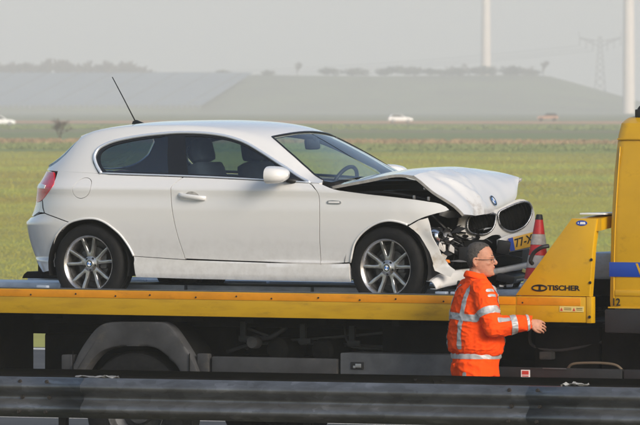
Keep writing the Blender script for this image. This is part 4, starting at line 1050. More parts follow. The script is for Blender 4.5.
# headboard side plates
hb = [(3.987, 1.386), (4.461, 1.966), (4.672, 1.962), (4.640, 1.75), (4.627, 1.569), (4.612, 1.386)]
for sg in (-1, 1):
    fr_ = ((0, -1.255, 0), (1, 0, 0), (0, 0, 1), (0, -1, 0)) if sg < 0 else ((0, 1.255, 0), (1, 0, 0), (0, 0, 1), (0, 1, 0))
    plt_ = prism('headboard_side', hb, fr_, MT['yellow'], truck, th=.055, bev=.008)
    bx_ = box('headboard_foot', (4.285, sg*1.226, 1.2865), (.585, .053, .191), MT['yellow'], truck, bev=.006)
    box('orange_strip', (4.27, sg*1.2535, 1.345), (.53, .004, .056), MT['orange_strip'], bx_, bev=.001)
    box('corner_post', (4.605, sg*1.222, 1.2865), (.045, .062, .196), MT['yellow'], truck, bev=.005)
    if sg < 0:
        for z in (1.235, 1.49, 1.66): lathe('bolt', [(0, -.006), (.010, -.006), (.012, 0)], MT['ink'], plt_, 'y', 8).location = (4.612+max(0, (z-1.4)*.06), -1.256, z)
        # badge: oval ring with the two-letter mark, then the name
        c = Vector((4.193, -1.2565, 1.4445))
        kl = [(c.x+.061*math.cos(a), c.y, c.z+.021*math.sin(a)) for a in np.linspace(0, 2*math.pi, 28)[:-1]]
        bd = tube('maker_badge', kl, .0062, MT['ink'], plt_, closed=True, sides=6)
        boxes('badge_bar', [((c.x+.002, c.y, c.z), (.017, .003, .040)), ((c.x+.002, c.y, c.z+.016), (.060, .003, .008)), ((c.x+.002, c.y, c.z-.016), (.032, .003, .006))], MT['ink'], bd, bev=0)
        text_obj('maker_name', 'TISCHER', .052, ((4.395, -1.2565, 1.4455), (1, 0, 0), (0, 0, 1), (0, -1, 0)), MT['ink'], plt_, sx=1.33, bold=.0016)
        ov = [(4.547+.046*math.cos(a), 1.931+.020*math.sin(a)) for a in np.linspace(0, 2*math.pi, 25)[:-1]]
        st = prism('blue_sticker', ov, ((0, -1.258, 0), (1, 0, 0), (0, 0, 1), (0, -1, 0)), MT['blue_stripe'], plt_, th=.003, bev=0)
        prism('sticker_mark', [(4.532, 1.922), (4.537, 1.940), (4.575, 1.940), (4.580, 1.922)], ((0, -1.2595, 0), (1, 0, 0), (0, 0, 1), (0, -1, 0)), MT['white'], st, th=.001, bev=0)
        prism('sticker_mark', [(4.512, 1.931), (4.523, 1.938), (4.523, 1.924)], ((0, -1.2595, 0), (1, 0, 0), (0, 0, 1), (0, -1, 0)), MT['white'], st, th=.001, bev=0)
        lb = box('warning_label', (4.462, -1.255, 1.291), (.20, .003, .040), MT['label_paper'], bx_, bev=0)
        for xx in (4.378, 4.482): prism('warning_sign', [(xx-.012, 1.277), (xx, 1.302), (xx+.012, 1.277)], ((0, -1.2575, 0), (1, 0, 0), (0, 0, 1), (0, -1, 0)), MT['label_red'], lb, th=.001, bev=0)
        boxes('label_lines', [((4.430, -1.2572, 1.298), (.06, .001, .004)), ((4.430, -1.2572, 1.286), (.06, .001, .004)), ((4.527, -1.2572, 1.298), (.05, .001, .004)), ((4.527, -1.2572, 1.286), (.05, .001, .004))], MT['ink'], lb, bev=0)
# headboard beam across the truck, knees at both ends
V = []; Fc = []
ys = np.linspace(-1.235, 1.235, 21)
for y in ys:
    k = 1-abs(y/1.235)**6; zt = 1.962+.03*k
    V += [(4.50, y, zt), (4.70, y, zt+.004), (4.70, y, zt-.085-.0*k), (4.66, y, zt-.09), (4.50, y, zt-.05)]
for i in range(20):
    for j in range(5): Fc.append((i*5+j, i*5+(j+1) % 5, (i+1)*5+(j+1) % 5, (i+1)*5+j))
Fc += [tuple(range(4, -1, -1)), tuple(100+i for i in range(5))]
o = mesh_obj('headboard_beam', V, Fc, MT['yellow'], truck, False)
bmx = bmesh.new(); bmx.from_mesh(o.data); bmesh.ops.recalc_face_normals(bmx, faces=bmx.faces); bmx.to_mesh(o.data); bmx.free()
box('beam_top', (4.60, 0, 1.999), (.20, 2.4, .012), MT['white'], o, bev=.003)
tube('grab_handle', catmull([(4.125, -1.24, 1.625), (4.125, -1.27, 1.645), (4.140, -1.275, 1.682), (4.165, -1.275, 1.715), (4.225, -1.275, 1.748), (4.262, -1.24, 1.757)], 4), .016, MT['ink'], truck, sides=7)

# winch box between headboard and cab
box('winch_box', (4.42, .15, 1.60), (.30, 1.9, .20), MT['deck'], truck, bev=.02)
boxes('winch_guard', [((4.42, .15, 1.44), (.34, 2.0, .12))], MT['steel_dark'], truck, bev=.01)
box('rear_light_bar', (-1.72, 0, 1.16), (.06, 2.3, .14), MT['yellow_rail'], truck, bev=.01)
# ---- cab
cab = empty('cab', (0, 0, 0), 0, truck)
def cab_section(x, dy=0.0, dz=0.0):
    zt = 2.733-dz; w = 1.205-dy
    pts = [(-w+.01, 1.30), (-w, 1.36), (-w, 1.9), (-w+.012, 2.3), (-w+.045, 2.58), (-w+.085, 2.672), (-w+.16, zt-.02), (-w+.30, zt), (0, zt+.03)]
    pts = pts+[(-y, z) for y, z in pts[::-1][1:]]
    return [(x, y, z) for y, z in pts]
secs = [cab_section(4.735, .05, .03), cab_section(4.745, .022, .008), cab_section(4.775, .004, 0), cab_section(4.82), cab_section(5.2), cab_section(5.8), cab_section(6.25, .0, .02), cab_section(6.48, .04, .30), cab_section(6.62, .07, .80)]
# rear edge leans: the higher, the further forward
V = []
for i, s in enumerate(secs):
    for x, y, z in s: V.append((x+(.055*max(0, (z-1.5)/1.2)**1.5 if i < 4 else 0), y, z))
k = len(secs[0]); Fc = []
for i in range(len(secs)-1):
    for j in range(k-1): Fc.append((i*k+j, i*k+j+1, (i+1)*k+j+1, (i+1)*k+j))
Fc.append(tuple(range(k))); Fc.append(tuple((len(secs)-1)*k+j for j in range(k-1, -1, -1)))
o = mesh_obj('cab_body', V, Fc, MT['yellow'], cab)
bmx = bmesh.new(); bmx.from_mesh(o.data); bmesh.ops.recalc_face_normals(bmx, faces=bmx.faces); bmx.to_mesh(o.data); bmx.free()
o.data.set_sharp_from_angle(angle=R(35))
for sg in (-1, 1):
    tube('edge_bead', [(4.787+.055*max(0, (z-1.5)/1.2)**1.5, sg*(1.2035-.012*max(0, (z-1.9)/.4)**1.5), z) for z in np.linspace(1.32, 2.5, 14)], .005, MT['yellow'], cab, sides=6)
    box('roof_bead', (5.3, sg*1.168, 2.555), (1.0, .016, .012), MT['yellow'], cab, rot=rot_xyz(0, 0, 0), bev=.003)
    box('floor_bead', (5.05, sg*1.204, 1.306), (.62, .010, .012), MT['yellow'], cab, bev=.003)
    box('sill_swage', (5.05, sg*1.2045, 1.415), (.50, .014, .045), MT['yellow'], cab, bev=.006)
    stp = box('blue_stripe', (4.98, sg*1.2085, 1.589), (.455, .005, .108), MT['blue_stripe'], cab, bev=.001)
    prism('stripe_mark', [(4.972, 1.636), (4.990, 1.636), (5.022, 1.560), (5.05, 1.636), (5.068, 1.636), (5.034, 1.542), (5.012, 1.542)], ((0, sg*1.2125, 0), (1, 0, 0), (0, 0, 1), (0, sg, 0)), MT['yellow'], stp, th=.002, bev=0)
    dr_ = prism('cab_door', [(5.45, 1.38), (5.45, 2.58), (5.95, 2.58), (6.3, 2.0), (6.36, 1.38)], ((0, sg*1.214, 0), (1, 0, 0), (0, 0, 1), (0, sg, 0)), MT['yellow'], cab, th=.012, bev=.005)
    prism('door_glass', [(5.52, 1.98), (5.52, 2.5), (5.90, 2.5), (6.20, 2.0)], ((0, sg*1.218, 0), (1, 0, 0), (0, 0, 1), (0, sg, 0)), MT['trim'], dr_, th=.006, bev=.002)
    box('door_handle', (5.55, sg*1.225, 1.72), (.16, .025, .035), MT['ink'], dr_, bev=.008)
    box('cab_skirt', (5.35, sg*1.195, 1.205), (1.26, .06, .175), MT['skirt'], cab, bev=.012)
    box('headlight', (6.60, sg*.90, 1.2), (.10, .35, .18), MT['white_lamp'], cab, bev=.02)
text_obj('fleet_number', '12', .078, ((4.808, -1.2095, 1.3445), (1, 0, 0), (0, 0, 1), (0, -1, 0)), MT['ink'], cab, sx=.95, bold=.0012)
box('windscreen', (6.55, 0, 2.15), (.05, 2.0, .75), MT['trim'], cab, rot=rot_xyz(0, -16, 0), bev=.02)
box('front_bumper', (6.60, 0, 1.0), (.16, 2.4, .40), MT['skirt'], cab, bev=.04)
bar = empty('beacon_bar', (0, 0, 0), 0, cab)
boxes('bar_foot', [((4.905, -1.02, 2.745), (.05, .05, .06)), ((4.905, 1.02, 2.745), (.05, .05, .06))], MT['ink'], bar, bev=.008)
tube('roof_bar', catmull([(4.905, -1.02, 2.77), (4.93, -1.02, 2.795), (4.98, -1.0, 2.80), (5.4, -1.0, 2.80), (5.45, -1.0, 2.77)], 5), .017, MT['ink'], bar, sides=8)
tube('roof_bar', [(4.97, -1.0, 2.80), (4.97, 1.0, 2.83)], .017, MT['ink'], bar, sides=8)
# ---- chassis, wheels, lockers
boxes('chassis', [((2.12, -.42, 1.0), (5.45, .09, .26)), ((2.12, .42, 1.0), (5.45, .09, .26)), ((2.2, 0, 1.14), (5.2, 1.7, .09)), ((2.3, 0, .93), (4.9, .8, .30)), ((3.0, -.72, 1.0), (.7, .35, .30)), ((4.25, -.62, .98), (.55, .6, .34)), ((1.9, .6, .95), (1.5, .4, .40)), ((4.2, .62, .92), (1.0, .6, .46)), ((5.0, 0, 1.0), (.9, 1.9, .36)), ((.6, .0, .98), (1.2, 1.2, .24))], MT['steel_dark'], truck, bev=.02)
for x in np.linspace(-.9, 4.2, 9):
    box('cross_member', (float(x), 0, 1.165), (.07, 2.36, .05), MT['steel_dark'], truck, bev=.004)
tail_ = boxes('tail_frame', [((-1.36, -.6, .90), (.92, .8, .56))], MT['steel_dark'], truck, bev=.01)
box('blocking_beam', (-.8, .05, 1.09), (1.3, .5, .20), MT['steel_dark'], truck, bev=.01)  # added to cover the upper part of the gap under the deck
box('blocking_box', (-.16, -.1, .83), (.85, .9, .36), MT['steel_dark'], truck, bev=.02)  # dark box added to cover the open view beside the mudguard
box('marker_lamp', (-.60, -1.22, .90), (.03, .03, .26), MT['amber'], truck, bev=.006)
def tyre_pair(x, y0, r, parent):
    w = empty('wheel', (x, y0, r+.0), 0, parent)
    lathe('tyre', [(r*.56, -.13), (r*.70, -.145), (r*.88, -.145), (r*.96, -.13), (r, -.10), (r, .10), (r*.96, .13), (r*.7, .145), (r*.56, .13)], MT['tyre'], w, 'y', 48)
    lathe('rim', [(r*.56, -.135), (r*.575, -.125), (r*.55, -.12), (r*.52, -.06), (r*.40, -.02), (r*.26, -.03), (r*.24, -.075), (r*.10, -.08), (0, -.08)], MT['alloy_dark'], w, 'y', 40)
    return w
for x in (.62, 5.62):
    for sg in (-1, 1):
        w = tyre_pair(x, sg*1.03, .455, truck)
        if sg > 0: w.rotation_euler = (0, 0, math.pi)
box('rear_axle', (.62, 0, .455), (.14, 1.9, .14), MT['steel_dark'], truck, bev=.03)
box('front_axle', (5.62, 0, .455), (.14, 1.9, .14), MT['steel_dark'], truck, bev=.03)
fo = [(.045, .66), (.073, .736), (.145, .893), (.25, 1.03), (.327, 1.098), (.418, 1.128), (.60, 1.134), (.80, 1.136), (.913, 1.132), (.99, 1.085), (1.07, .99), (1.15, .88), (1.208, .774), (1.235, .66)]
fi = [(1.09, .66), (1.047, .771), (.97, .85), (.88, .915), (.796, .943), (.64, .948), (.481, .937), (.372, .907), (.29, .85), (.209, .754), (.17, .66)]
for sg in (-1, 1):
    prism('mudguard', [tuple(p) for p in catmull(fo, 3)]+[tuple(p) for p in catmull(fi, 3)], ((0, sg*1.225, 0), (1, 0, 0), (0, 0, 1), (0, sg, 0)), MT['grey_panel'], truck, th=.10, bev=.022)
    V = []; Fc = []
    for x, z in fo: V += [(x, sg*1.15, z-.012), (x, sg*.85, z-.012)]
    for i in range(len(fo)-1): Fc.append((2*i, 2*i+1, 2*i+3, 2*i+2))
    mesh_obj('mudguard_top', V, Fc, MT['steel_dark'], truck)
for x in (.10, 1.15): box('guard_bracket', (x, -1.232, .80), (.008, .004, .20), MT['steel_dark'], truck, bev=0)
box('guard_end', (.03, -1.16, .80), (.10, .10, .14), MT['grey_panel'], truck, bev=.012)
box('side_guard', (1.235, -1.15, .82), (.10, .06, .16), MT['grey_panel'], truck, bev=.012)
box('side_guard', (1.86, -1.14, .815), (1.10, .06, .13), MT['grey_panel'], truck, bev=.012)
tb = box('tool_locker', (3.02, -.98, .70), (1.17, .36, .455), MT['grey_box'], truck, bev=.012)
lt = box('locker_latch', (2.586, -1.163, .832), (.11, .012, .055), MT['ink'], tb, bev=.004)
box('latch_paddle', (2.600, -1.171, .832), (.05, .008, .03), MT['satin'], lt, bev=.003)
box('latch_paddle', (2.565, -1.171, .822), (.02, .008, .02), MT['satin'], lt, bev=.003)
box('side_guard', (4.25, -1.15, .795), (1.18, .06, .105), MT['skirt'], truck, bev=.012)
box('side_guard', (5.25, -1.15, .795), (.79, .06, .105), MT['skirt'], truck, bev=.012)
rl = box('red_label', (4.037, -1.183, .800), (.075, .003, .058), MT['white'], truck, bev=0)
boxes('label_print', [((4.037, -1.1855, .808), (.055, .002, .028)), ((4.037, -1.1855, .783), (.055, .002, .006))], MT['label_red'], rl, bev=0)
box('guard_highlight', (4.28, -1.183, .843), (.20, .006, .010), MT['grey_box'], truck, bev=.002)  # paler strip painted in as the highlight along the side guard's top edge
tube('brake_hose', catmull([(4.30, -1.0, .84), (4.36, -1.02, .875), (4.55, -1.02, .885), (4.70, -1.02, .875), (4.76, -1.02, .84)], 6), .011, M('tan_hose', (.16, .12, .08), .6), truck, sides=6)
tube('brake_hose', catmull([(1.2, -.75, .90), (1.5, -.75, .97), (2.0, -.72, .98), (2.6, -.75, .96), (3.2, -.75, 1.0)], 6), .016, MT['grey_panel'], truck, sides=6)
for x, y in ((1.75, -.78), (2.15, -.78)):
    lathe('air_tank', [(0, -.18), (.07, -.17), (.095, -.14), (.095, .14), (.07, .17), (0, .18)], MT['steel_dark'], truck, 'y', 20).location = (x, y, .93)
for k, (pth, r_, mt) in enumerate((([(1.3, -.80, 1.12), (1.6, -.80, 1.03), (1.75, -.80, 1.00), (2.3, -.82, 1.04), (2.9, -.80, 1.10)], .012, 'grey_panel'), ([(1.35, -.70, .93), (1.45, -.78, 1.0), (1.62, -.80, 1.02), (1.75, -.78, 1.10)], .02, 'grey_panel'), ([(2.3, -.85, 1.12), (2.35, -.88, 1.0), (2.5, -.86, .95), (3.4, -.84, .96)], .010, 'skirt'), ([(3.9, -.85, 1.12), (3.95, -.9, 1.0), (4.2, -.92, .97), (4.6, -.9, 1.05)], .012, 'grey_panel'))):
    tube('hydraulic_hose', catmull(pth, 6), r_, MT[mt], truck, sides=6)
for x, z in ((1.42, 1.06), (1.95, 1.05), (2.38, 1.04), (3.62, 1.02), (4.45, 1.02)):
    boxes('frame_bracket', [((x, -.87, z), (.05, .03, .16)), ((x+.02, -.88, z-.05), (.11, .02, .04))], MT['skirt'], truck, bev=.005)
lathe('hydraulic_valve', [(0, -.05), (.045, -.05), (.05, -.03), (.05, .03), (0, .03)], MT['grey_panel'], truck, 'y', 16).location = (1.55, -.92, .985)
box('fuse_box', (4.10, -.95, .93), (.10, .08, .06), MT['grey_panel'], truck, bev=.01)
# rubber block lying on the deck behind the car
ck = prism('rubber_block', [(0, 0), (.02, .035), (.05, .055), (.55, .06), (.60, 0)], ((-1.58, .70, 1.401), (1, 0, 0), (0, 0, 1), (0, -1, 0)), MT['tyre'], None, th=.32, bev=.012)
tag(ck, 'flat black rubber block on the truck bed behind the rear bumper', 'rubber block')
# ---- traffic cone standing on the deck
cone = empty('traffic_cone', (3.885, -.72, 1.2585)); cone.rotation_euler = (R(-2), R(1), 0)
tag(cone, 'red and white striped traffic cone with black tip beside the number plate', 'traffic cone')
def cone_r(z): return .028+.105*(1-(z/.70))
box('cone_base', (0, 0, .018), (.36, .36, .034), MT['ink'], cone, bev=.012)
prev = .036
for z1, mt in ((.12, 'cone_red'), (.22, 'cone_white'), (.31, 'cone_white'), (.39, 'cone_red'), (.47, 'cone_white'), (.575, 'cone_red'), (.665, 'cone_red')):
    pass
for z0, z1, mt in ((.034, .14, 'cone_red'), (.14, .235, 'cone_white'), (.235, .325, 'cone_white') if False else (.235, .32, 'cone_red'), (.32, .415, 'cone_white'), (.415, .495, 'cone_red'), (.495, .575, 'cone_white'), (.575, .685, 'cone_red')):
    e_ = .0025 if mt == 'cone_white' else 0
    lathe('cone_band', [(cone_r(z0)+e_-.004, z0), (cone_r(z0)+e_, z0+.001), (cone_r(z1)+e_, z1-.001), (cone_r(z1)+e_-.004, z1)], MT[mt], cone, 'z', 28)
lathe('cone_tip', [(cone_r(.685), .685), (.030, .690), (.024, .72), (.020, .725), (0, .725)], MT['ink'], cone, 'z', 20)
# ================================================================== the man in orange
MT['skin'] = M('skin', (.44, .205, .13), .62, var=.11, scale=40, bump=.05, bscale=90)
MT['hair'] = M('dark_hair', (.016, .013, .011), .75, col2=(.060, .052, .047), scale=45, bump=.6, bscale=160, lo=.45, hi=.75)
MT['orange'] = M('hi_vis_orange', (1.0, .078, .004), .85, var=.06, scale=9, bump=.35, bscale=45, spec=.15)
MT['reflective'] = M('reflective_tape', (.40, .40, .40), .5, .2, var=.12, scale=22)
MT['boot'] = M('black_boot', (.02, .02, .02), .6)
MT['eye'] = M('eye_dark', (.03, .02, .018), .3)
def loft(secs, n=24, e=2.0):
    """secs: (center, axis_a vec * half, axis_b vec * half) rings"""
    V = []; Fc = []
    for c, a, b in secs:
        c, a, b = Vector(c), Vector(a), Vector(b)
        for k in range(n):
            t = 2*math.pi*k/n; ct, st = math.cos(t), math.sin(t)
            V.append(c+a*(math.copysign(abs(ct)**(2/e), ct))+b*(math.copysign(abs(st)**(2/e), st)))
    for i in range(len(secs)-1):
        for k in range(n): Fc.append((i*n+k, i*n+(k+1) % n, (i+1)*n+(k+1) % n, (i+1)*n+k))
    Fc.append(tuple(range(n-1, -1, -1))); Fc.append(tuple((len(secs)-1)*n+k for k in range(n)))
    return V, Fc
def limb(pts, rad, sides=14, n=4):
    P = catmull(pts, n); rr = catmull([(r_,) for r_ in rad], n)
    return tube_data(P, [float(r_[0]) for r_ in rr], sides)
def sphere_data(c, r, n=12, m=8):
    c = Vector(c); rx, ry, rz = r if hasattr(r, '__len__') else (r, r, r)
    secs = []
    for i in range(m+1):
        t = -math.pi/2+math.pi*i/m; k = max(math.cos(t), .02)
        secs.append((c+Vector((0, 0, rz*math.sin(t))), (rx*k, 0, 0), (0, ry*k, 0)))
    return loft(secs, n)
def remesh(parts, voxel, smooth=2, fold=None):
    V = []; Fc = []
    for v, f in parts:
        o = len(V); V += list(v); Fc += [tuple(k+o for k in q) for q in f]
    me = bpy.data.meshes.new('tmp'); me.from_pydata([tuple(v) for v in V], [], Fc)
    bm = bmesh.new(); bm.from_mesh(me); bmesh.ops.recalc_face_normals(bm, faces=bm.faces); bm.to_mesh(me); bm.free()
    t = bpy.data.objects.new('tmp', me); COL.objects.link(t)
    md = t.modifiers.new('r', 'REMESH'); md.mode = 'VOXEL'; md.voxel_size = voxel; md.use_smooth_shade = True
    ms = t.modifiers.new('s', 'SMOOTH'); ms.iterations = smooth; ms.factor = .5
    dg = bpy.context.evaluated_depsgraph_get()
    out = bpy.data.meshes.new_from_object(t.evaluated_get(dg))
    bpy.data.objects.remove(t); bpy.data.meshes.remove(me)
    if fold:
        ns = [v.normal.copy() for v in out.vertices]
        for v, nn in zip(out.vertices, ns): v.co += nn*fold(v.co, nn)
    out.polygons.foreach_set('use_smooth', np.full(len(out.polygons), True)); out.update()
    return out
def band_from(me, name, pred, mat, parent, lift=.003):
    keep = [p for p in me.polygons if pred(p.center, p.normal)]
    if not keep: return None
    mp = {}; V = []; Fc = []
    for p in keep:
        q = []
        for i in p.vertices:
            if i not in mp: mp[i] = len(V); V.append(me.vertices[i].co+me.vertices[i].normal*lift)
            q.append(mp[i])
        Fc.append(q)
    # even out the stair-stepped border
    cnt = {}
    for q in Fc:
        for i in range(len(q)):
            e = tuple(sorted((q[i], q[(i+1) % len(q)]))); cnt[e] = cnt.get(e, 0)+1
    nb = {}
    for (a, b), c in cnt.items():
        if c == 1: nb.setdefault(a, []).append(b); nb.setdefault(b, []).append(a)
    for _ in range(6):
        nv = {i: V[i]*.4+sum((V[j] for j in js), Vector())*(.6/len(js)) for i, js in nb.items()}
        for i, v in nv.items(): V[i] = v
    return mesh_obj(name, V, Fc, mat, parent)
TH = R(20); F_ = Vector((math.cos(TH), math.sin(TH), 0)); L_ = Vector((-math.sin(TH), math.cos(TH), 0))
C3 = lambda r, d, z: Vector((r, d, z))
# limbs' joints (near side = his right)
SR, ER, WR = C3(.022, -.185, 1.425), C3(.095, -.285, 1.165), C3(.378, -.235, 1.200)
SL, EL, WL = C3(-.085, .185, 1.42), C3(-.03, .25, 1.15), C3(.06, .20, .95)
HIPR, KR, AR = C3(-.045, -.10, .93), C3(-.015, -.11, .50), C3(-.06, -.12, .09)
HIPL, KL, AL = C3(-.01, .10, .93), C3(.05, .11, .50), C3(.07, .12, .09)
HY = R(-6); HF = Vector((math.cos(HY), math.sin(HY), 0)); HS = Vector((-math.sin(HY), math.cos(HY), 0))
H0 = Vector((.004, -.005, 0))
HEAD = [(1.532, .012, .078, .026), (1.545, -.01, .098, .042), (1.565, -.042, .102, .053), (1.59, -.070, .099, .063), (1.62, -.088, .099, .070), (1.645, -.096, .095, .074), (1.665, -.100, .094, .076), (1.69, -.104, .098, .078), (1.72, -.102, .092, .077), (1.745, -.094, .078, .071), (1.765, -.080, .058, .060), (1.78, -.055, .032, .042), (1.788, -.03, .004, .018)]
def head_loft(off=0.0, n=36):
    return loft([(H0+HF*((b+f)/2)+Vector((0, 0, z+(off if z > 1.72 else 0))), HF*((f-b)/2+off), HS*(w+off)) for z, b, f, w in HEAD], n, 2.25)
hp = lambda x, y, z: H0+HF*x+HS*y+Vector((0, 0, z))
def hand(wrist, kn, drop, spread, thumb):
    """palm plus five fingers; kn = knuckle centre"""
    parts = []
    ax = (kn-wrist).normalized(); dn = Vector(drop).normalized(); sd_ = ax.cross(dn).normalized()
    parts.append(loft([(wrist-ax*.03, sd_*.024, dn*.020), (wrist, sd_*.026, dn*.019), (wrist+(kn-wrist)*.5, sd_*.039, dn*.017), (kn, sd_*.043, dn*.012)], 14))
    for i, ln in enumerate((.060, .068, .064, .052)):
        o = kn+sd_*((i-1.5)*.0225)+ax*(-.004*abs(i-1.3))
        p1 = o+ax*(ln*.42)+dn*(ln*.14); p2 = p1+ax*(ln*.22)+dn*(ln*.28); p3 = p2+ax*(-.02*ln)+dn*(ln*.32)
        parts.append(limb([o-ax*.01, o, p1, p2, p3], [.0085, .0088, .0082, .0076, .0062], 8, 3))
    o = wrist+(kn-wrist)*.25+sd_*(thumb*.030)
    parts.append(limb([o-ax*.004, o+ax*.02+sd_*(thumb*.014)+dn*.010, o+ax*.045+sd_*(thumb*.016)+dn*.022, o+ax*.066+sd_*(thumb*.008)+dn*.034], [.014, .0125, .0105, .0085], 8, 3))
    return parts
parts = [head_loft(), limb([(-.045, .0, 1.42), (-.035, -.003, 1.50), (-.018, -.004, 1.58), (-.012, -.004, 1.64)], [.075, .061, .057, .055]),
         limb([hp(.086, 0, 1.682), hp(.097, 0, 1.668), hp(.112, 0, 1.648), hp(.119, 0, 1.634), hp(.108, 0, 1.626)], [.006, .0085, .011, .0135, .010], 10),
         limb([hp(.100, -.013, 1.629), hp(.102, .013, 1.629)], [.009, .009], 8, 2),
         limb([hp(.080, -.026, 1.604), hp(.099, -.012, 1.606), hp(.103, 0, 1.607), hp(.099, .012, 1.606), hp(.080, .026, 1.604)], [.004, .007, .0075, .007, .004], 8),
         limb([hp(.078, -.024, 1.594), hp(.096, -.010, 1.592), hp(.100, 0, 1.591), hp(.096, .010, 1.592), hp(.078, .024, 1.594)], [.004, .007, .008, .007, .004], 8),
         limb([hp(.060, -.058, 1.676), hp(.090, -.035, 1.681), hp(.098, 0, 1.678), hp(.090, .035, 1.681), hp(.060, .058, 1.676)], [.006, .009, .008, .009, .006], 8),
         sphere_data(hp(.092, 0, 1.553), (.018, .020, .014)), sphere_data(hp(.058, -.046, 1.632), (.028, .020, .020)), sphere_data(hp(.058, .046, 1.632), (.028, .020, .020))]
for s in (-1, 1):
    ear = [hp(-.022, s*.074, 1.612), hp(-.030, s*.083, 1.622), hp(-.042, s*.090, 1.645), hp(-.040, s*.092, 1.664), hp(-.026, s*.088, 1.672), hp(-.014, s*.080, 1.662), hp(-.014, s*.076, 1.645)]
    parts.append(limb(ear, [.007, .008, .008, .008, .007, .006, .005], 8, 3)); parts.append(sphere_data(hp(-.026, s*.079, 1.645), (.015, .006, .022)))
# body under the clothes
parts += [loft([(C3(-.03, 0, z), F_*a, L_*b) for z, a, b in ((.86, .10, .155), (.98, .115, .165), (1.1, .11, .155), (1.25, .11, .165), (1.38, .10, .17), (1.46, .07, .11))], 20),
          limb([SR, (SR+ER)/2, ER], [.052, .05, .042]), limb([ER, (ER+WR)/2, WR], [.042, .038, .028]), limb([SL, (SL+EL)/2, EL], [.052, .05, .042]), limb([EL, (EL+WL)/2, WL], [.042, .038, .028]),
          limb([HIPR, KR, AR], [.085, .055, .042]), limb([HIPL, KL, AL], [.085, .055, .042]), limb([AR, AR+C3(.10, .0, -.055)], [.04, .035]), limb([AL, AL+C3(.10, .0, -.055)], [.04, .035]),
          sphere_data(SR, .06), sphere_data(SL, .06)]
parts += hand(WR, WR+C3(.064, .010, -.022), (.10, .85, -.42), 1, -1)
parts += hand(WL, WL+C3(.015, -.01, -.065), (-.2, -.9, -.1), 1, -1)
person = link(bpy.data.objects.new('person', remesh(parts, .0043, 2)))
person.data.materials.clear(); person.data.materials.append(MT['skin'])
person.location = (3.865, -1.59, 0); person.rotation_euler = (0, 0, YAW)
tag(person, 'man in orange high-visibility work clothes and glasses walking past the truck, arm reaching forward', 'person')
for nm in ('person',): person.data.name = 'person_body'
# jacket
def folds(co, nn):
    k = noise.noise(Vector((co.x*7+co.z*9, co.y*7, co.z*13+2)))*.012
    r1 = 1-abs(noise.noise(Vector((co.x*9+co.z*7, co.y*9, co.z*17+5))))*2.4; r2 = 1-abs(noise.noise(Vector((co.x*14-co.z*12, co.y*14, co.z*20+9))))*2.4
    k = k*.6+.006*max(0, r1)**2+.005*max(0, r2)**2-.004
    # sag gathers over the hem and at the elbow
    k += .007*noise.noise(Vector((co.x*26, co.y*26, co.z*3)))*max(0, 1-abs(co.z-1.02)/.10)
    return k
jk = [(.955, -.020, .170, .205), (.975, -.024, .190, .228), (1.02, -.026, .202, .245), (1.10, -.030, .196, .245), (1.20, -.032, .180, .238), (1.32, -.030, .158, .228), (1.40, -.026, .146, .215), (1.455, -.020, .118, .160), (1.49, -.016, .088, .105), (1.53, -.018, .076, .082), (1.556, -.024, .073, .076)]
jp = [loft([(C3(c, 0, z)+(Vector((-.008, 0, 0)) if z > 1.5 else Vector()), F_*a, L_*b) for z, c, a, b in jk], 32, 2.3),
      limb([SR+C3(-.02, .06, .01), SR+C3(0, 0, 0), (SR+ER)/2+C3(-.005, -.005, 0), ER+C3(0, 0, 0)], [.085, .083, .080, .077]), limb([ER, ER+(WR-ER)*.3, ER+(WR-ER)*.7, WR+C3(-.02, 0, 0), WR+C3(.004, 0, 0)], [.076, .074, .066, .053, .050]), sphere_data(ER, .078),
      limb([SL+C3(.02, -.06, .01), SL, (SL+EL)/2, EL], [.085, .083, .080, .075]), limb([EL, (EL+WL)/2, WL], [.075, .068, .050]), sphere_data(EL, .075)]
me = remesh(jp, .0055, 5, folds)
jacket = link(bpy.data.objects.new('jacket', me), person); me.materials.clear(); me.materials.append(MT['orange'])
def seg_t(p, a, b):
    d_ = b-a; t = (p-a).dot(d_)/d_.length_squared; return t, (p-(a+d_*t)).length
def on_arm(p):
    for a, b in ((SR, ER), (ER, WR), (SL, EL), (EL, WL)):
        t, ds = seg_t(p, a, b)
        if -.05 < t < 1.1 and ds < .098: return True
    return False
def arm_band(p, n):
    for a, b, t0, t1 in ((SR, ER, .50, .70), (ER, WR, .44, .60), (ER, WR, .86, .93), (SL, EL, .50, .70), (EL, WL, .44, .60)):
        t, ds = seg_t(p, a, b)
        if t0 < t < t1 and ds < .108: return True
    return False
def chest_band(p, n):
    if on_arm(p): return False
    q = p-C3(-.03, 0, 0); zc = 1.232-.10*(q.x+.05)
    return abs(p.z-zc) < .026
def strap(p, n):
    if p.z < 1.0 or p.z > 1.47: return False
    if on_arm(p): return False
    q = p-C3(-.028, 0, 0); a = q.dot(L_)
    return abs(abs(a)-.118) < .0215
def shoulder_tab(p, n):
    t, ds = seg_t(p, SR, ER); rd = (p-SR.lerp(ER, t)).normalized(); return (.05 < t < .13 or .20 < t < .27) and ds < .125 and rd.dot(Vector((.62, -.78, .0))) > .80
def fore_tab(p, n):
    t, ds = seg_t(p, ER, WR); rd = (p-ER.lerp(WR, t)).normalized(); return .10 < t < .43 and ds < .12 and .45 < rd.z < .85 and rd.y < 0
for ab in ((SR, ER, .50, .70), (ER, WR, .44, .60), (ER, WR, .86, .93), (SL, EL, .50, .70)):
    band_from(me, 'sleeve_band', lambda p, n: ab[2] < seg_t(p, ab[0], ab[1])[0] < ab[3] and seg_t(p, ab[0], ab[1])[1] < .108, MT['reflective'], jacket, .0035)
for nm, pr in (('chest_band', chest_band), ('strap_band', strap), ('shoulder_tab', shoulder_tab), ('forearm_tab', fore_tab)):
    band_from(me, nm, pr, MT['reflective'], jacket, .0035 if nm != 'strap_band' else .0045)
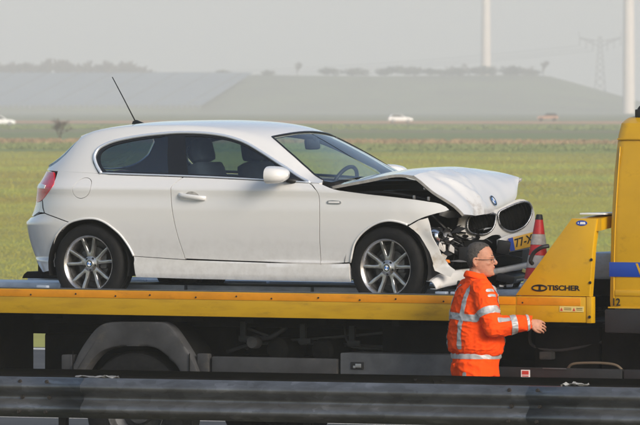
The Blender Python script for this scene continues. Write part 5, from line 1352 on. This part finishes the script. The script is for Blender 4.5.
# collar folded round the neck
col = []
for k in range(22):
    a = R(28)+(2*math.pi-R(56))*k/21; col.append((C3(-.030, -.002, 1.535)+F_*(.078*math.cos(a))+L_*(.080*math.sin(a))+Vector((0, 0, -.022*math.cos(a)))))
V, Fc = tube_data(col, .024, 8, True, False, (.28, 1)); mesh_obj('collar', V, Fc, MT['orange'], jacket)
# trousers
tp = [loft([(C3(-.028, 0, z), F_*a, L_*b) for z, a, b in ((.80, .165, .20), (.86, .170, .205), (.93, .168, .205), (.99, .162, .200), (1.02, .150, .19))], 28, 2.2),
      limb([HIPR+C3(0, 0, -.02), (HIPR+KR)/2, KR, (KR+AR)/2, AR+C3(0, 0, .0)], [.135, .122, .098, .092, .085]), limb([HIPL+C3(0, 0, -.02), (HIPL+KL)/2, KL, (KL+AL)/2, AL], [.135, .122, .098, .092, .085])]
def tfold(co, nn): return .010*max(0, 1-abs(noise.noise(Vector((co.x*10+3+co.z*6, co.y*10, co.z*12))))*2.4)**2+noise.noise(Vector((co.x*8+3, co.y*8, co.z*11)))*.009+noise.noise(Vector((co.x*20, co.y*20, co.z*12)))*.004
me2 = remesh(tp, .010, 4, tfold)
trousers = link(bpy.data.objects.new('trousers', me2), person); me2.materials.clear(); me2.materials.append(MT['orange'])
band_from(me2, 'waist_band', lambda p, n: .925 < p.z < .965 and abs(n.z) < .8, MT['reflective'], trousers, .004)
band_from(me2, 'leg_strip', lambda p, n: .70 < p.z < .835 and n.y < -.3 and abs(p.x+.115) < .014, MT['reflective'], trousers, .004)
bm = bmesh.new(); bm_box(bm, (-.150, -.100, .885), (.10, .05, .04), rot_xyz(0, -18, -20), .014); from_bm('pocket_flap', bm, MT['orange'], trousers, autosmooth=60)
for A_ in (AR, AL):
    bt_ = remesh([limb([A_+C3(0, 0, .14), A_, A_+C3(0, 0, -.045)], [.062, .06, .056]), loft([(A_+C3(-.055, 0, -.055), (0, .04, 0), (0, 0, .034)), (A_+C3(.03, 0, -.05), (0, .048, 0), (0, 0, .040)), (A_+C3(.13, 0, -.056), (0, .050, 0), (0, 0, .032)), (A_+C3(.19, 0, -.066), (0, .034, 0), (0, 0, .022))], 14)], .009, 3)
    bo = link(bpy.data.objects.new('boot', bt_), person); bt_.materials.clear(); bt_.materials.append(MT['boot'])
# hair: short, receding
hv, hf = head_loft(.0032, 48)
def hair_ok(p):
    q = p-H0; x, y, z = q.dot(HF), abs(q.dot(HS)), p.z
    lim = np.interp(z, [1.56, 1.585, 1.61, 1.645, 1.67, 1.70, 1.735, 1.755, 1.772, 1.80], [-.075, -.058, -.052, -.046, -.018, -.006, .022, .048, .068, .08])
    if z > 1.66: lim += .012*(1-min(1, y/.07))
    lim += .012*noise.noise(p*60)+.006*noise.noise(p*170)
    return x < lim and z > 1.572+.008*noise.noise(p*90)
bm = bmesh.new(); vs = [bm.verts.new(v) for v in hv]
for q in hf:
    if len(q) == 4: bm.faces.new([vs[i] for i in q])
    else: bm.faces.new([vs[i] for i in q])
bmesh.ops.subdivide_edges(bm, edges=bm.edges, cuts=2, use_grid_fill=True)
bmesh.ops.subdivide_edges(bm, edges=bm.edges, cuts=1, use_grid_fill=True)
bmesh.ops.delete(bm, geom=[f for f in bm.faces if not hair_ok(f.calc_center_median())], context='FACES')
bm.normal_update()
for v in bm.verts:
    k = .0012*noise.noise(v.co*60)+.0022*noise.noise(Vector((v.co.x*140, v.co.y*320, v.co.z*260)))
    if v.is_boundary: k -= .007
    v.co += v.normal*k
hair = from_bm('hair', bm, MT['hair'], person, smooth=True)
for s in (-1, 1): multi('eye', [sphere_data(hp(.0815, s*.031, 1.658), (.011, .011, .008))], MT['eye'], person)
MT['lip'] = M('lip', (.36, .12, .10), .5)
for s in (-1, 1): tube('eyebrow', [hp(.072, s*.052, 1.684), hp(.092, s*.036, 1.690), hp(.101, s*.016, 1.686)], [.0025, .0042, .003], MT['hair'], person, sides=6)
tube('lips', [hp(.084, -.026, 1.599), hp(.1035, -.012, 1.5995), hp(.1075, 0, 1.5995), hp(.1035, .012, 1.5995), hp(.084, .026, 1.599)], [.002, .0042, .0045, .0042, .002], MT['lip'], person, sides=6)
gl = empty('glasses', (0, 0, 0), 0, person)
for s in (-1, 1):
    tube('lens_frame', [hp(.108-.010*abs(math.cos(a))*0, s*(.033+.022*math.cos(a)), 1.655+.016*math.sin(a)) for a in np.linspace(0, 2*math.pi, 20)[:-1]], .0016, MT['satin'], gl, sides=5, closed=True)
    tube('temple_arm', [hp(.107, s*.055, 1.658), hp(.09, s*.072, 1.660), hp(.02, s*.082, 1.660), hp(-.03, s*.086, 1.662)], .0020, MT['ink'], gl, sides=5)
tube('bridge', [hp(.108, -.012, 1.66), hp(.114, 0, 1.664), hp(.108, .012, 1.66)], .0015, MT['satin'], gl, sides=5)
# ================================================================== fields and far things
# ---- grass standing in the near field (uncountable)
def grass_patch(name, d0, d1, count, hgt, wid, mat, label, nblade=3, edge=1.25, dfun=None):
    rs_ = np.random.RandomState(int(d0))
    d = np.sqrt(rs_.rand(count)*(d1**2-d0**2)+d0**2); u = (rs_.rand(count)-.5)*d*.0956*edge
    o = np.array(cam_o); f = np.array(cam_f); r = np.array(cam_r)
    base = o[None]+d[:, None]*f[None]+u[:, None]*r[None]
    if dfun is not None:
        k = dfun(base); base = base[k]; d = d[k]
    n = len(base); base[:, 2] = -.06
    V = np.zeros((n, nblade, 3, 3)); 
    for b in range(nblade):
        an = rs_.rand(n)*6.283; h = hgt*(.45+.9*rs_.rand(n)); w = wid*(.5+rs_.rand(n))
        off = np.stack([np.cos(an*3), np.sin(an*3), 0*an], 1)*(hgt*.5*rs_.rand(n))[:, None]
        side = np.stack([np.cos(an), np.sin(an), 0*an], 1)*w[:, None]/2
        lean = np.stack([np.cos(an*1.7), np.sin(an*1.7), 0*an], 1)*(h*.5*rs_.rand(n))[:, None]
        V[:, b, 0] = base+off-side; V[:, b, 1] = base+off+side; V[:, b, 2] = base+off+lean+np.stack([0*h, 0*h, h], 1)
    V = V.reshape(-1, 3); k = len(V)//3
    me = bpy.data.meshes.new(name); me.vertices.add(len(V)); me.vertices.foreach_set('co', V.ravel())
    me.loops.add(3*k); me.loops.foreach_set('vertex_index', np.arange(3*k, dtype=np.int32))
    me.polygons.add(k); me.polygons.foreach_set('loop_start', np.arange(0, 3*k, 3, dtype=np.int32))
    me.materials.append(mat); me.update(calc_edges=True); me.validate()
    ob = link(bpy.data.objects.new(name, me)); tag(ob, label, 'grass', kind='stuff'); return ob
RNn = np.array(RN); RO_ = np.array(RO)
nd = lambda P: (P-RO_)@RNn
grass_patch('grass', 88, 210, 90000, .035, .022, MT['grass'], 'short yellow-green grass of the near field behind the truck', dfun=lambda P: nd(P) > 26)
grass_patch('grass', 210, 420, 60000, .05, .05, MT['grass'], 'yellow-green grass of the middle field', dfun=lambda P: nd(P) < 350)
MT['reed'] = M('dry_reed', (.31, .22, .125), .9, var=.3, scale=.3)
MT['ditch'] = M('ditch_grass', (.19, .22, .09), .9, var=.15, scale=.25)
grass_patch('grass', 400, 520, 14000, .14, .2, MT['ditch'], 'rough dark green grass along the ditch', dfun=lambda P: (nd(P) > 352) & (nd(P) < 412))
grass_patch('reeds', 460, 620, 12000, .16, .2, MT['reed'], 'dry reddish reeds along the far side of the ditch', dfun=lambda P: (nd(P) > 416) & (nd(P) < 472))
grass_patch('grass', 700, 1000, 9000, .18, .4, MT['ditch'], 'coarse green growth across the far field', dfun=lambda P: (nd(P) > 700) & (nd(P) < 940))
# ---- mounds
MT['mound'] = M('mound_grass', (.17, .19, .10), .95, col2=(.12, .125, .08), scale=.03, spec=.1)
MT['cover'] = M('slope_cover_sheet', (.20, .235, .27), .7, var=.08, scale=.02, spec=.2)
MT['cover_seam'] = M('slope_cover_seam', (.12, .13, .14), .8)
def ridge(name, pts, d_toe, d_crest, d_back, mat, z_toe=0.0):
    """pts: (lateral metres at the crest, crest height)"""
    V = []; Fc = []; m = 7
    for u, h in pts:
        for j, (dd_, k) in enumerate(((d_toe, 0), (d_toe+.2*(d_crest-d_toe), .16), (d_toe+.5*(d_crest-d_toe), .48), (d_toe+.8*(d_crest-d_toe), .82), (d_crest, 1), (d_crest+90, 1.0), (d_back, 0))):
            w = noise.noise(Vector((u*.02, j*.7, 3)))*.35
            V.append(at(u*dd_/d_crest, dd_, (z_toe+(h-z_toe)*k if k else -.1)+(w if 0 < k else 0)))
    for i in range(len(pts)-1):
        for j in range(m-1): Fc.append((i*m+j, (i+1)*m+j, (i+1)*m+j+1, i*m+j+1))
    return tag(mesh_obj(name, V, Fc, mat), kind='structure')
ridge('hill', [(-54.4, 11.12), (-48.0, 13.68), (-27.2, 16.24), (-16.0, 15.92), (0.0, 15.76), (25.6, 15.6), (60.8, 15.76), (91.2, 16.08), (99.2, 15.44), (113.6, 11.6), (124.8, 8.4), (137.6, 4.72), (153.6, 1.52), (176.0, -1.2)], 2704, 2880, 3280, MT['mound'])  # mounds, slope, bushes, trees and wood are scaled up about the camera
ridge('hill', [(-200.0, 15.76), (-160.0, 15.92), (-96.0, 16.24), (-51.2, 16.4), (-35.2, 16.4), (-24.0, 16.08), (0.0, 15.12), (16.0, -1.68)], 2728, 2904, 3296, MT['mound'])
cov = empty('sheeted_slope', at(-80, 2720)); tag(cov, 'blue-grey sheeted embankment slope with diagonal seams behind the car', 'embankment')
inv_loc = Vector(cov.location)
def cvp(u, k, lift=0.0):   # u lateral at crest scale, k 0 toe .. 1 crest
    dd_ = 2717+k*147; z = 3.12+14.0*k+lift
    return at(u, dd_, z)-inv_loc
n = 24; V = []; Fc = []
for i in range(n+1):
    for k in (0, .25, .5, .75, 1.0):
        u0 = -168+i*(120.0)/n; ur = u0+19.5*k*(i/n)
        V.append(cvp(ur, k, .05*noise.noise(Vector((i*.8, k*3, 0)))))
for i in range(n):
    for j in range(4): Fc.append((i*5+j, (i+1)*5+j, (i+1)*5+j+1, i*5+j+1))
mesh_obj('cover_sheet', V, Fc, MT['cover'], cov, False)
Vt = []
for i in range(n+1):
    u0 = -168+i*120.0/n
    for dz, ddp in ((3.12, 0), (1.0, -5), (-.3, -10)): Vt.append(at(u0, 2717+ddp, dz)-inv_loc)
mesh_obj('cover_foot', Vt, [(i*3+j, (i+1)*3+j, (i+1)*3+j+1, i*3+j+1) for i in range(n) for j in range(2)], MT['mound'], cov, False)
for q in range(9):
    u0 = -165+q*13.8
    tube('cover_seam', [cvp(u0+21.6*k, k, .16) for k in (.02, .25, .5, .75, .98)], .22, MT['cover_seam'], cov, sides=4)
pbase = None
for q in range(54):
    u0 = -166+q*2.2
    if pbase is None:
        pbase = boxes('toe_panel', [((0, 0, 0), (1.28, .4, 2.7))], MT['cover_seam'], cov, bev=0); pbase.rotation_euler = (R(0), 0, YAW); o = pbase
    else:
        o = pbase.copy(); COL.objects.link(o); o.parent = cov
    o.location = at(u0, 2714.5, 1.76)-inv_loc
# ---- wind turbines
MT['tower'] = M('turbine_tower', (.70, .62, .55), .6, var=.03, scale=.05)
def turbine(u, d_, hub, r0, label, rot):
    t = empty('wind_turbine', at(u, d_)); tag(t, label, 'wind turbine', 'wind turbines beyond the mound')
    lathe('tower', [(r0, -.2), (r0*.95, hub*.25), (r0*.86, hub*.5), (r0*.74, hub*.75), (r0*.6, hub)], MT['tower'], t, 'z', 24)
    nc = box('nacelle', (0, 0, hub+1.6), (3.4, 9, 3.4), MT['tower'], t, bev=.6)
    hb_ = lathe('hub', [(0, -2.2), (1.0, -1.8), (1.5, -.6), (1.5, 1)], MT['tower'], t, 'y', 16); hb_.location = (0, -5.5, hub+1.6)
    for k in range(3):
        a = math.pi/2+2*math.pi*k/3+rot; dx, dz = math.cos(a), math.sin(a)
        V, Fc = tube_data([(dx*s, -6.0, hub+1.6+dz*s) for s in (.8, 4, 9, 20, 31, 38)], [.8, 1.1, 1.4, 1.0, .6, .2], 8, True, False, (1, .28))
        mesh_obj('blade', V, Fc, MT['tower'], t)
    return t
turbine(74.3, 3000, 88, 2.35, 'white wind turbine tower rising behind the bushes on the mound', R(6))
turbine(115.2, 2500, 88, 2.3, 'pale wind turbine tower standing next to the lattice pylon', R(-10))
# ---- lattice pylon and wires
MT['lattice'] = M('pylon_steel', (.20, .20, .20), .7)
PD, PU = 3000, 125.4
pyl = empty('lattice_pylon', at(PU, PD)); pyl.rotation_euler = (0, 0, YAW); tag(pyl, 'grey steel lattice power pylon with outspread cross arms', 'pylon')
parts_ = []
def bar(a, b, r_=.09): parts_.append(tube_data([a, b], r_, 4))
Hp = 36.0; wid = lambda z: 2.6*(1-z/Hp)**1.1+.55
levels = [0, 5, 9.5, 13.5, 17, 20, 22.8, 25.4, 27.8, 30, 32, 34]
for za, zb_ in zip(levels[:-1], levels[1:]):
    for sx_1, sy_1 in ((1, 1), (1, -1), (-1, 1), (-1, -1)):
        bar((sx_1*wid(za), sy_1*wid(za), za), (sx_1*wid(zb_), sy_1*wid(zb_), zb_), .12)
    for s1, s2 in ((1, -1), (-1, 1)):
        for q in (1, -1):
            bar((s1*wid(za), q*wid(za), za), (s2*wid(zb_), q*wid(zb_), zb_)); bar((q*wid(za), s1*wid(za), za), (q*wid(zb_), s2*wid(zb_), zb_))
multi('mast', parts_, MT['lattice'], pyl, False); 
for sg in (-1, 1):
    parts_ = []
    for a, b in (((sg*.6, 0, 29.6), (sg*9.2, 0, 33.2)), ((sg*.6, 0, 31.8), (sg*9.2, 0, 33.4)), ((sg*3, 0, 30.6), (sg*3, 0, 32.3)), ((sg*5, 0, 31.4), (sg*5, 0, 32.7)), ((sg*3, 0, 32.3), (sg*5, 0, 31.4)), ((sg*5, 0, 32.7), (sg*7, 0, 32.3)), ((sg*9.2, 0, 33.3), (sg*9.6, 0, 36.0))): bar(a, b, .17)
    arm_ = multi('cross_arm', parts_, MT['lattice'], pyl, False)
    for xx, zz in ((3.2, 30.7), (6.2, 31.7), (9.2, 33.0)):
        tube('insulator', [(sg*xx, 0, zz), (sg*xx, 0, zz-3.2)], .16, MT['lattice'], arm_, sides=5)
for q, (xx, zz, lab) in enumerate(((-9.2, 29.8, 'upper'), (-6.2, 28.5, 'middle'), (-3.2, 27.5, 'lower'))):
    a = at(PU+xx, PD, zz); b = at(PU-420+xx, PD+500, zz)
    w = tube('power_wire', [a.lerp(b, t)+Vector((0, 0, -11*4*t*(1-t))) for t in np.linspace(0, 1, 16)], .07, MT['lattice'], None, sides=4)
    tag(w, f'thin {lab} power wire sagging away from the lattice pylon', 'power wire')
# ---- shrubs and bare trees
MT['bush'] = M('far_bush', (.075, .080, .050), .95, var=.4, scale=.8)
MT['twig'] = M('bare_twigs', (.12, .095, .075), .95)
MT['bark'] = M('bark', (.09, .075, .06), .95)
def bush_mesh(seed, n=420):
    rs_ = np.random.RandomState(seed); P = rs_.randn(n, 3); P /= np.linalg.norm(P, axis=1, keepdims=True)
    lob = [(rs_.uniform(-.55, .55), rs_.uniform(-.3, .3), rs_.uniform(.35, .65), rs_.uniform(.35, .5)) for _ in range(6)]
    V = []; Fc = []
    for i in range(n):
        l_ = lob[i % 6]; c = np.array(l_[:3])+P[i]*l_[3]*rs_.uniform(.55, 1.0)*np.array([1, 1, .85]); c[2] = max(.02, c[2])
        a = rs_.randn(3)*.085; b = rs_.randn(3)*.085; o = len(V); V += [c-a, c+a, c+b]; Fc.append((o, o+1, o+2))
    me = bpy.data.meshes.new('crown'); me.from_pydata([tuple(v) for v in V], [], Fc); me.materials.append(MT['bush']); return me
def twig_mesh(seed, h=1.0, depth=4, spread=.55, r0=.02, fine=.004):
    rs_ = random.Random(seed); tr = []; br = []
    def grow(p, d_, ln, r_, k):
        q = p+d_*ln+Vector((rs_.uniform(-.1, .1), rs_.uniform(-.1, .1), 0))*ln
        (tr if k == depth else br).append(tube_data([p, (p+q)/2+Vector((rs_.uniform(-.05, .05), rs_.uniform(-.05, .05), 0))*ln, q], [r_, r_*.85, r_*.65], 4 if k > 1 else 3, False))
        if k == 0: return
        for _ in range(rs_.choice((3, 4))):
            nd_ = (d_+Vector((rs_.uniform(-1, 1), rs_.uniform(-1, 1), rs_.uniform(-.2, .7)))*spread).normalized()
            grow(p+(q-p)*rs_.uniform(.55, 1), nd_, ln*rs_.uniform(.55, .8), max(r_*.55, fine), k-1)
    grow(Vector((0, 0, 0)), Vector((0, 0, 1)), h*.34, r0, depth)
    return tr, br
def bare_tree(name, loc, h, seed, label, cat, group=None, spread=.55, wide=1.0, depth=4, fine=.004, r0=.02, stems=1):
    t = empty(name, loc, random.random()*6); tag(t, label, cat, group)
    T, B = [], []
    for s in range(stems):
        a, b = twig_mesh(seed+s*31, 1.0, depth, spread, r0, fine)
        tilt = Matrix.Rotation(R(0 if stems == 1 else 28), 4, 'X') if s else Matrix.Identity(4)
        mt = Matrix.Rotation(s*2.1, 4, 'Z') @ tilt
        sc = lambda L2: [([Vector((*(mt @ v).xy*h*wide, (mt @ v).z*h)) for v in vv], ff) for vv, ff in L2]
        T += sc(a); B += sc(b)
    multi('trunk', T, MT['bark'], t); multi('crown', B, MT['twig'], t, False)
    return t
ORD = ['first', 'second', 'third', 'fourth', 'fifth', 'sixth', 'seventh', 'eighth', 'ninth', 'tenth', 'eleventh', 'twelfth', 'thirteenth', 'fourteenth', 'fifteenth', 'sixteenth']
bm_ = [bush_mesh(s) for s in (1, 2, 3)]
for me in bm_: me.materials.clear(); me.materials.append(MT['bush'])
# crest bushes: lateral, width, height
BS = [(-43.2, 8.5, 2.9), (-20.8, 7.4, 2.7), (3.2, 11.0, 3.8), (16.8, 12.1, 3.8), (27.2, 8.3, 3.2), (32.8, 11.8, 4.3), (40.0, 12.1, 4.2), (45.8, 9.2, 3.5), (51.2, 8.3, 2.9), (56.0, 8.1, 3.2), (61.8, 9.6, 3.8), (67.2, 10.3, 4.0), (72.8, 11.8, 4.5), (79.2, 12.5, 4.6), (85.1, 11.0, 4.0), (90.2, 8.5, 2.9)]
for i, (u, w, h) in enumerate(BS):
    b = empty('bush', at(u, 2883, 15.6+(.35 if u > 32 else .15)), i*1.3); tag(b, f'{ORD[i]} low dark bush from the left along the crest of the far mound', 'bush', 'bushes along the crest of the mound')
    c = link(bpy.data.objects.new('crown', bm_[i % 3]), b); c.scale = (w/1.35, w/1.7, h*.95)
    tube('stem', [(0, 0, -.5), (0, 0, h*.6)], .08, MT['bark'], b, sides=4)
TR = [(-9.9, 2928, 9.2, 'twiggy bare tree standing on the mound above the car roof'), (62.4, 3280, 14.1, 'first bare tree left of the distant turbine tower'), (69.6, 3296, 15.5, 'second bare tree left of the distant turbine tower'), (86.4, 3280, 15.0, 'bare tree just right of the distant turbine tower'), (94.4, 3296, 14.1, 'second bare tree right of the distant turbine tower'), (101.6, 3264, 13.0, 'third bare tree right of the distant turbine tower'), (98.4, 2960, 11.6, 'tall bare tree at the right end of the mound crest')]
for i, (u, d_, h, lab) in enumerate(TR):
    bare_tree('bare_tree', at(u, d_, 14.6 if d_ < 3040 else 11.4), h, 40+i, lab, 'tree', 'bare trees behind the mound', .75, 1.1, 4, .012)
# far wood on the left: one mass
rs_ = random.Random(3); T = []
for k in range(170):
    u = -189+k*.70+rs_.uniform(-.8, .8); h = 11.2+4.0*noise.noise(Vector((u*.07, 0, 0)))+rs_.uniform(-1.3, 1.3)
    if u > -84: h *= max(.3, 1-(u+84)/16)
    a, b = twig_mesh(100+k % 9, 1.0, 3, .8, .03, .022); o = at(u, 3000+rs_.uniform(0, 180), 13.6); ro = Matrix.Rotation(rs_.random()*6, 3, 'Z')
    for vv, ff in a+b: T.append(([o+ro @ Vector((v[0]*h*.95, v[1]*h*.95, v[2]*h*1.1)) for v in vv], ff))
wd_ = multi('far_wood', T, MT['twig'], None, False); tag(wd_, 'hazy leafless wood on the skyline behind the sheeted slope', 'wood', kind='stuff')
bare_tree('bare_shrub', at(-21.7, 560), 2.1, 77, 'small leafless shrub alone in the field left of the car', 'shrub', None, .62, 1.05, 4, .006, .02, 3)
# ---- cars on the far road
def far_car(loc, rz, mat, label, roof_mat=None, van=False):
    c = empty('distant_car', loc, rz); tag(c, label, 'car', 'cars on the far road')
    prof = [(-2.0, .35), (-2.05, .75), (-1.95, .95), (-1.2, 1.0), (.75, .98), (1.7, .86), (2.05, .70), (2.08, .35)]
    prism('body', prof, ((0, -.86, 0), (1, 0, 0), (0, 0, 1), (0, -1, 0)), mat, c, th=1.72, bev=.06)
    cabp = [(-1.85, .96), (-1.5, 1.42), (.05, 1.46), (.85, .97)] if not van else [(-1.98, .96), (-1.9, 1.75), (.6, 1.75), (1.1, .97)]
    cb = prism('cabin', cabp, ((0, -.74, 0), (1, 0, 0), (0, 0, 1), (0, -1, 0)), roof_mat or mat, c, th=1.48, bev=.06)
    for sg in (-1, 1):
        prism('side_window', [(-1.6, 1.0), (-1.36, 1.36), (-.02, 1.39), (.62, 1.0)], ((0, sg*.745, 0), (1, 0, 0), (0, 0, 1), (0, sg, 0)), MT['trim'], cb, th=.01, bev=0)
    for x in (-1.3, 1.3):
        for sg in (-1, 1):
            w = lathe('wheel', [(0, -.1), (.18, -.1), (.30, -.1), (.31, 0), (.30, .1), (0, .1)], MT['tyre'], c, 'y', 16); w.location = (x, sg*.78, .31)
            hub_ = lathe('rim', [(0, -.108), (.18, -.108), (.19, -.09)], MT['satin'], w, 'y', 12)
    for sg in (-1, 1):
        box('headlight', (2.05, sg*.62, .70), (.08, .3, .12), MT['white_lamp'], c, bev=.02); box('tail_light', (-2.02, sg*.66, .82), (.06, .22, .16), MT['red_lamp'], c, bev=.02)
    return c
MT['car_white'] = M('distant_white_paint', (.80, .79, .76), .35, coat=.5)
MT['car_brown'] = M('distant_bronze_paint', (.36, .19, .12), .4, coat=.4)
far_car(at(13.6, 1137, -.05), YAW+R(4), MT['car_white'], 'small white car on the far road above the car windscreen')
far_car(at(43.8, 1290, -.05), YAW+R(184), MT['car_brown'], 'bronze car with dark roof on the far road beyond the bonnet', MT['trim'])
far_car(at(-45.3, 950, -.05), YAW+R(4), MT['car_white'], 'white car cut by the left edge of the photo on the far road')
# ---- the hazy air
hz_m = bpy.data.materials.new('haze_air'); hz_m.use_nodes = True
N = hz_m.node_tree.nodes; L = hz_m.node_tree.links; N.remove(N['Principled BSDF'])
pv = N.new('ShaderNodeVolumePrincipled'); pv.inputs['Density'].default_value = .00042; pv.inputs['Color'].default_value = (.935, .935, .94, 1); pv.inputs['Anisotropy'].default_value = 0.0
L.new(pv.outputs[0], N['Material Output'].inputs['Volume'])
hs = 7100
hv = [(sx*hs, sy*hs, z) for z in (-1.1, 142) for sx, sy in ((-1, -1), (1, -1), (1, 1), (-1, 1))]
hz = mesh_obj('haze', hv, [(3, 2, 1, 0), (4, 5, 6, 7), (0, 1, 5, 4), (1, 2, 6, 5), (2, 3, 7, 6), (3, 0, 4, 7)], hz_m, None, False)
tag(hz, 'thin pale morning haze over the fields', 'haze', kind='stuff')
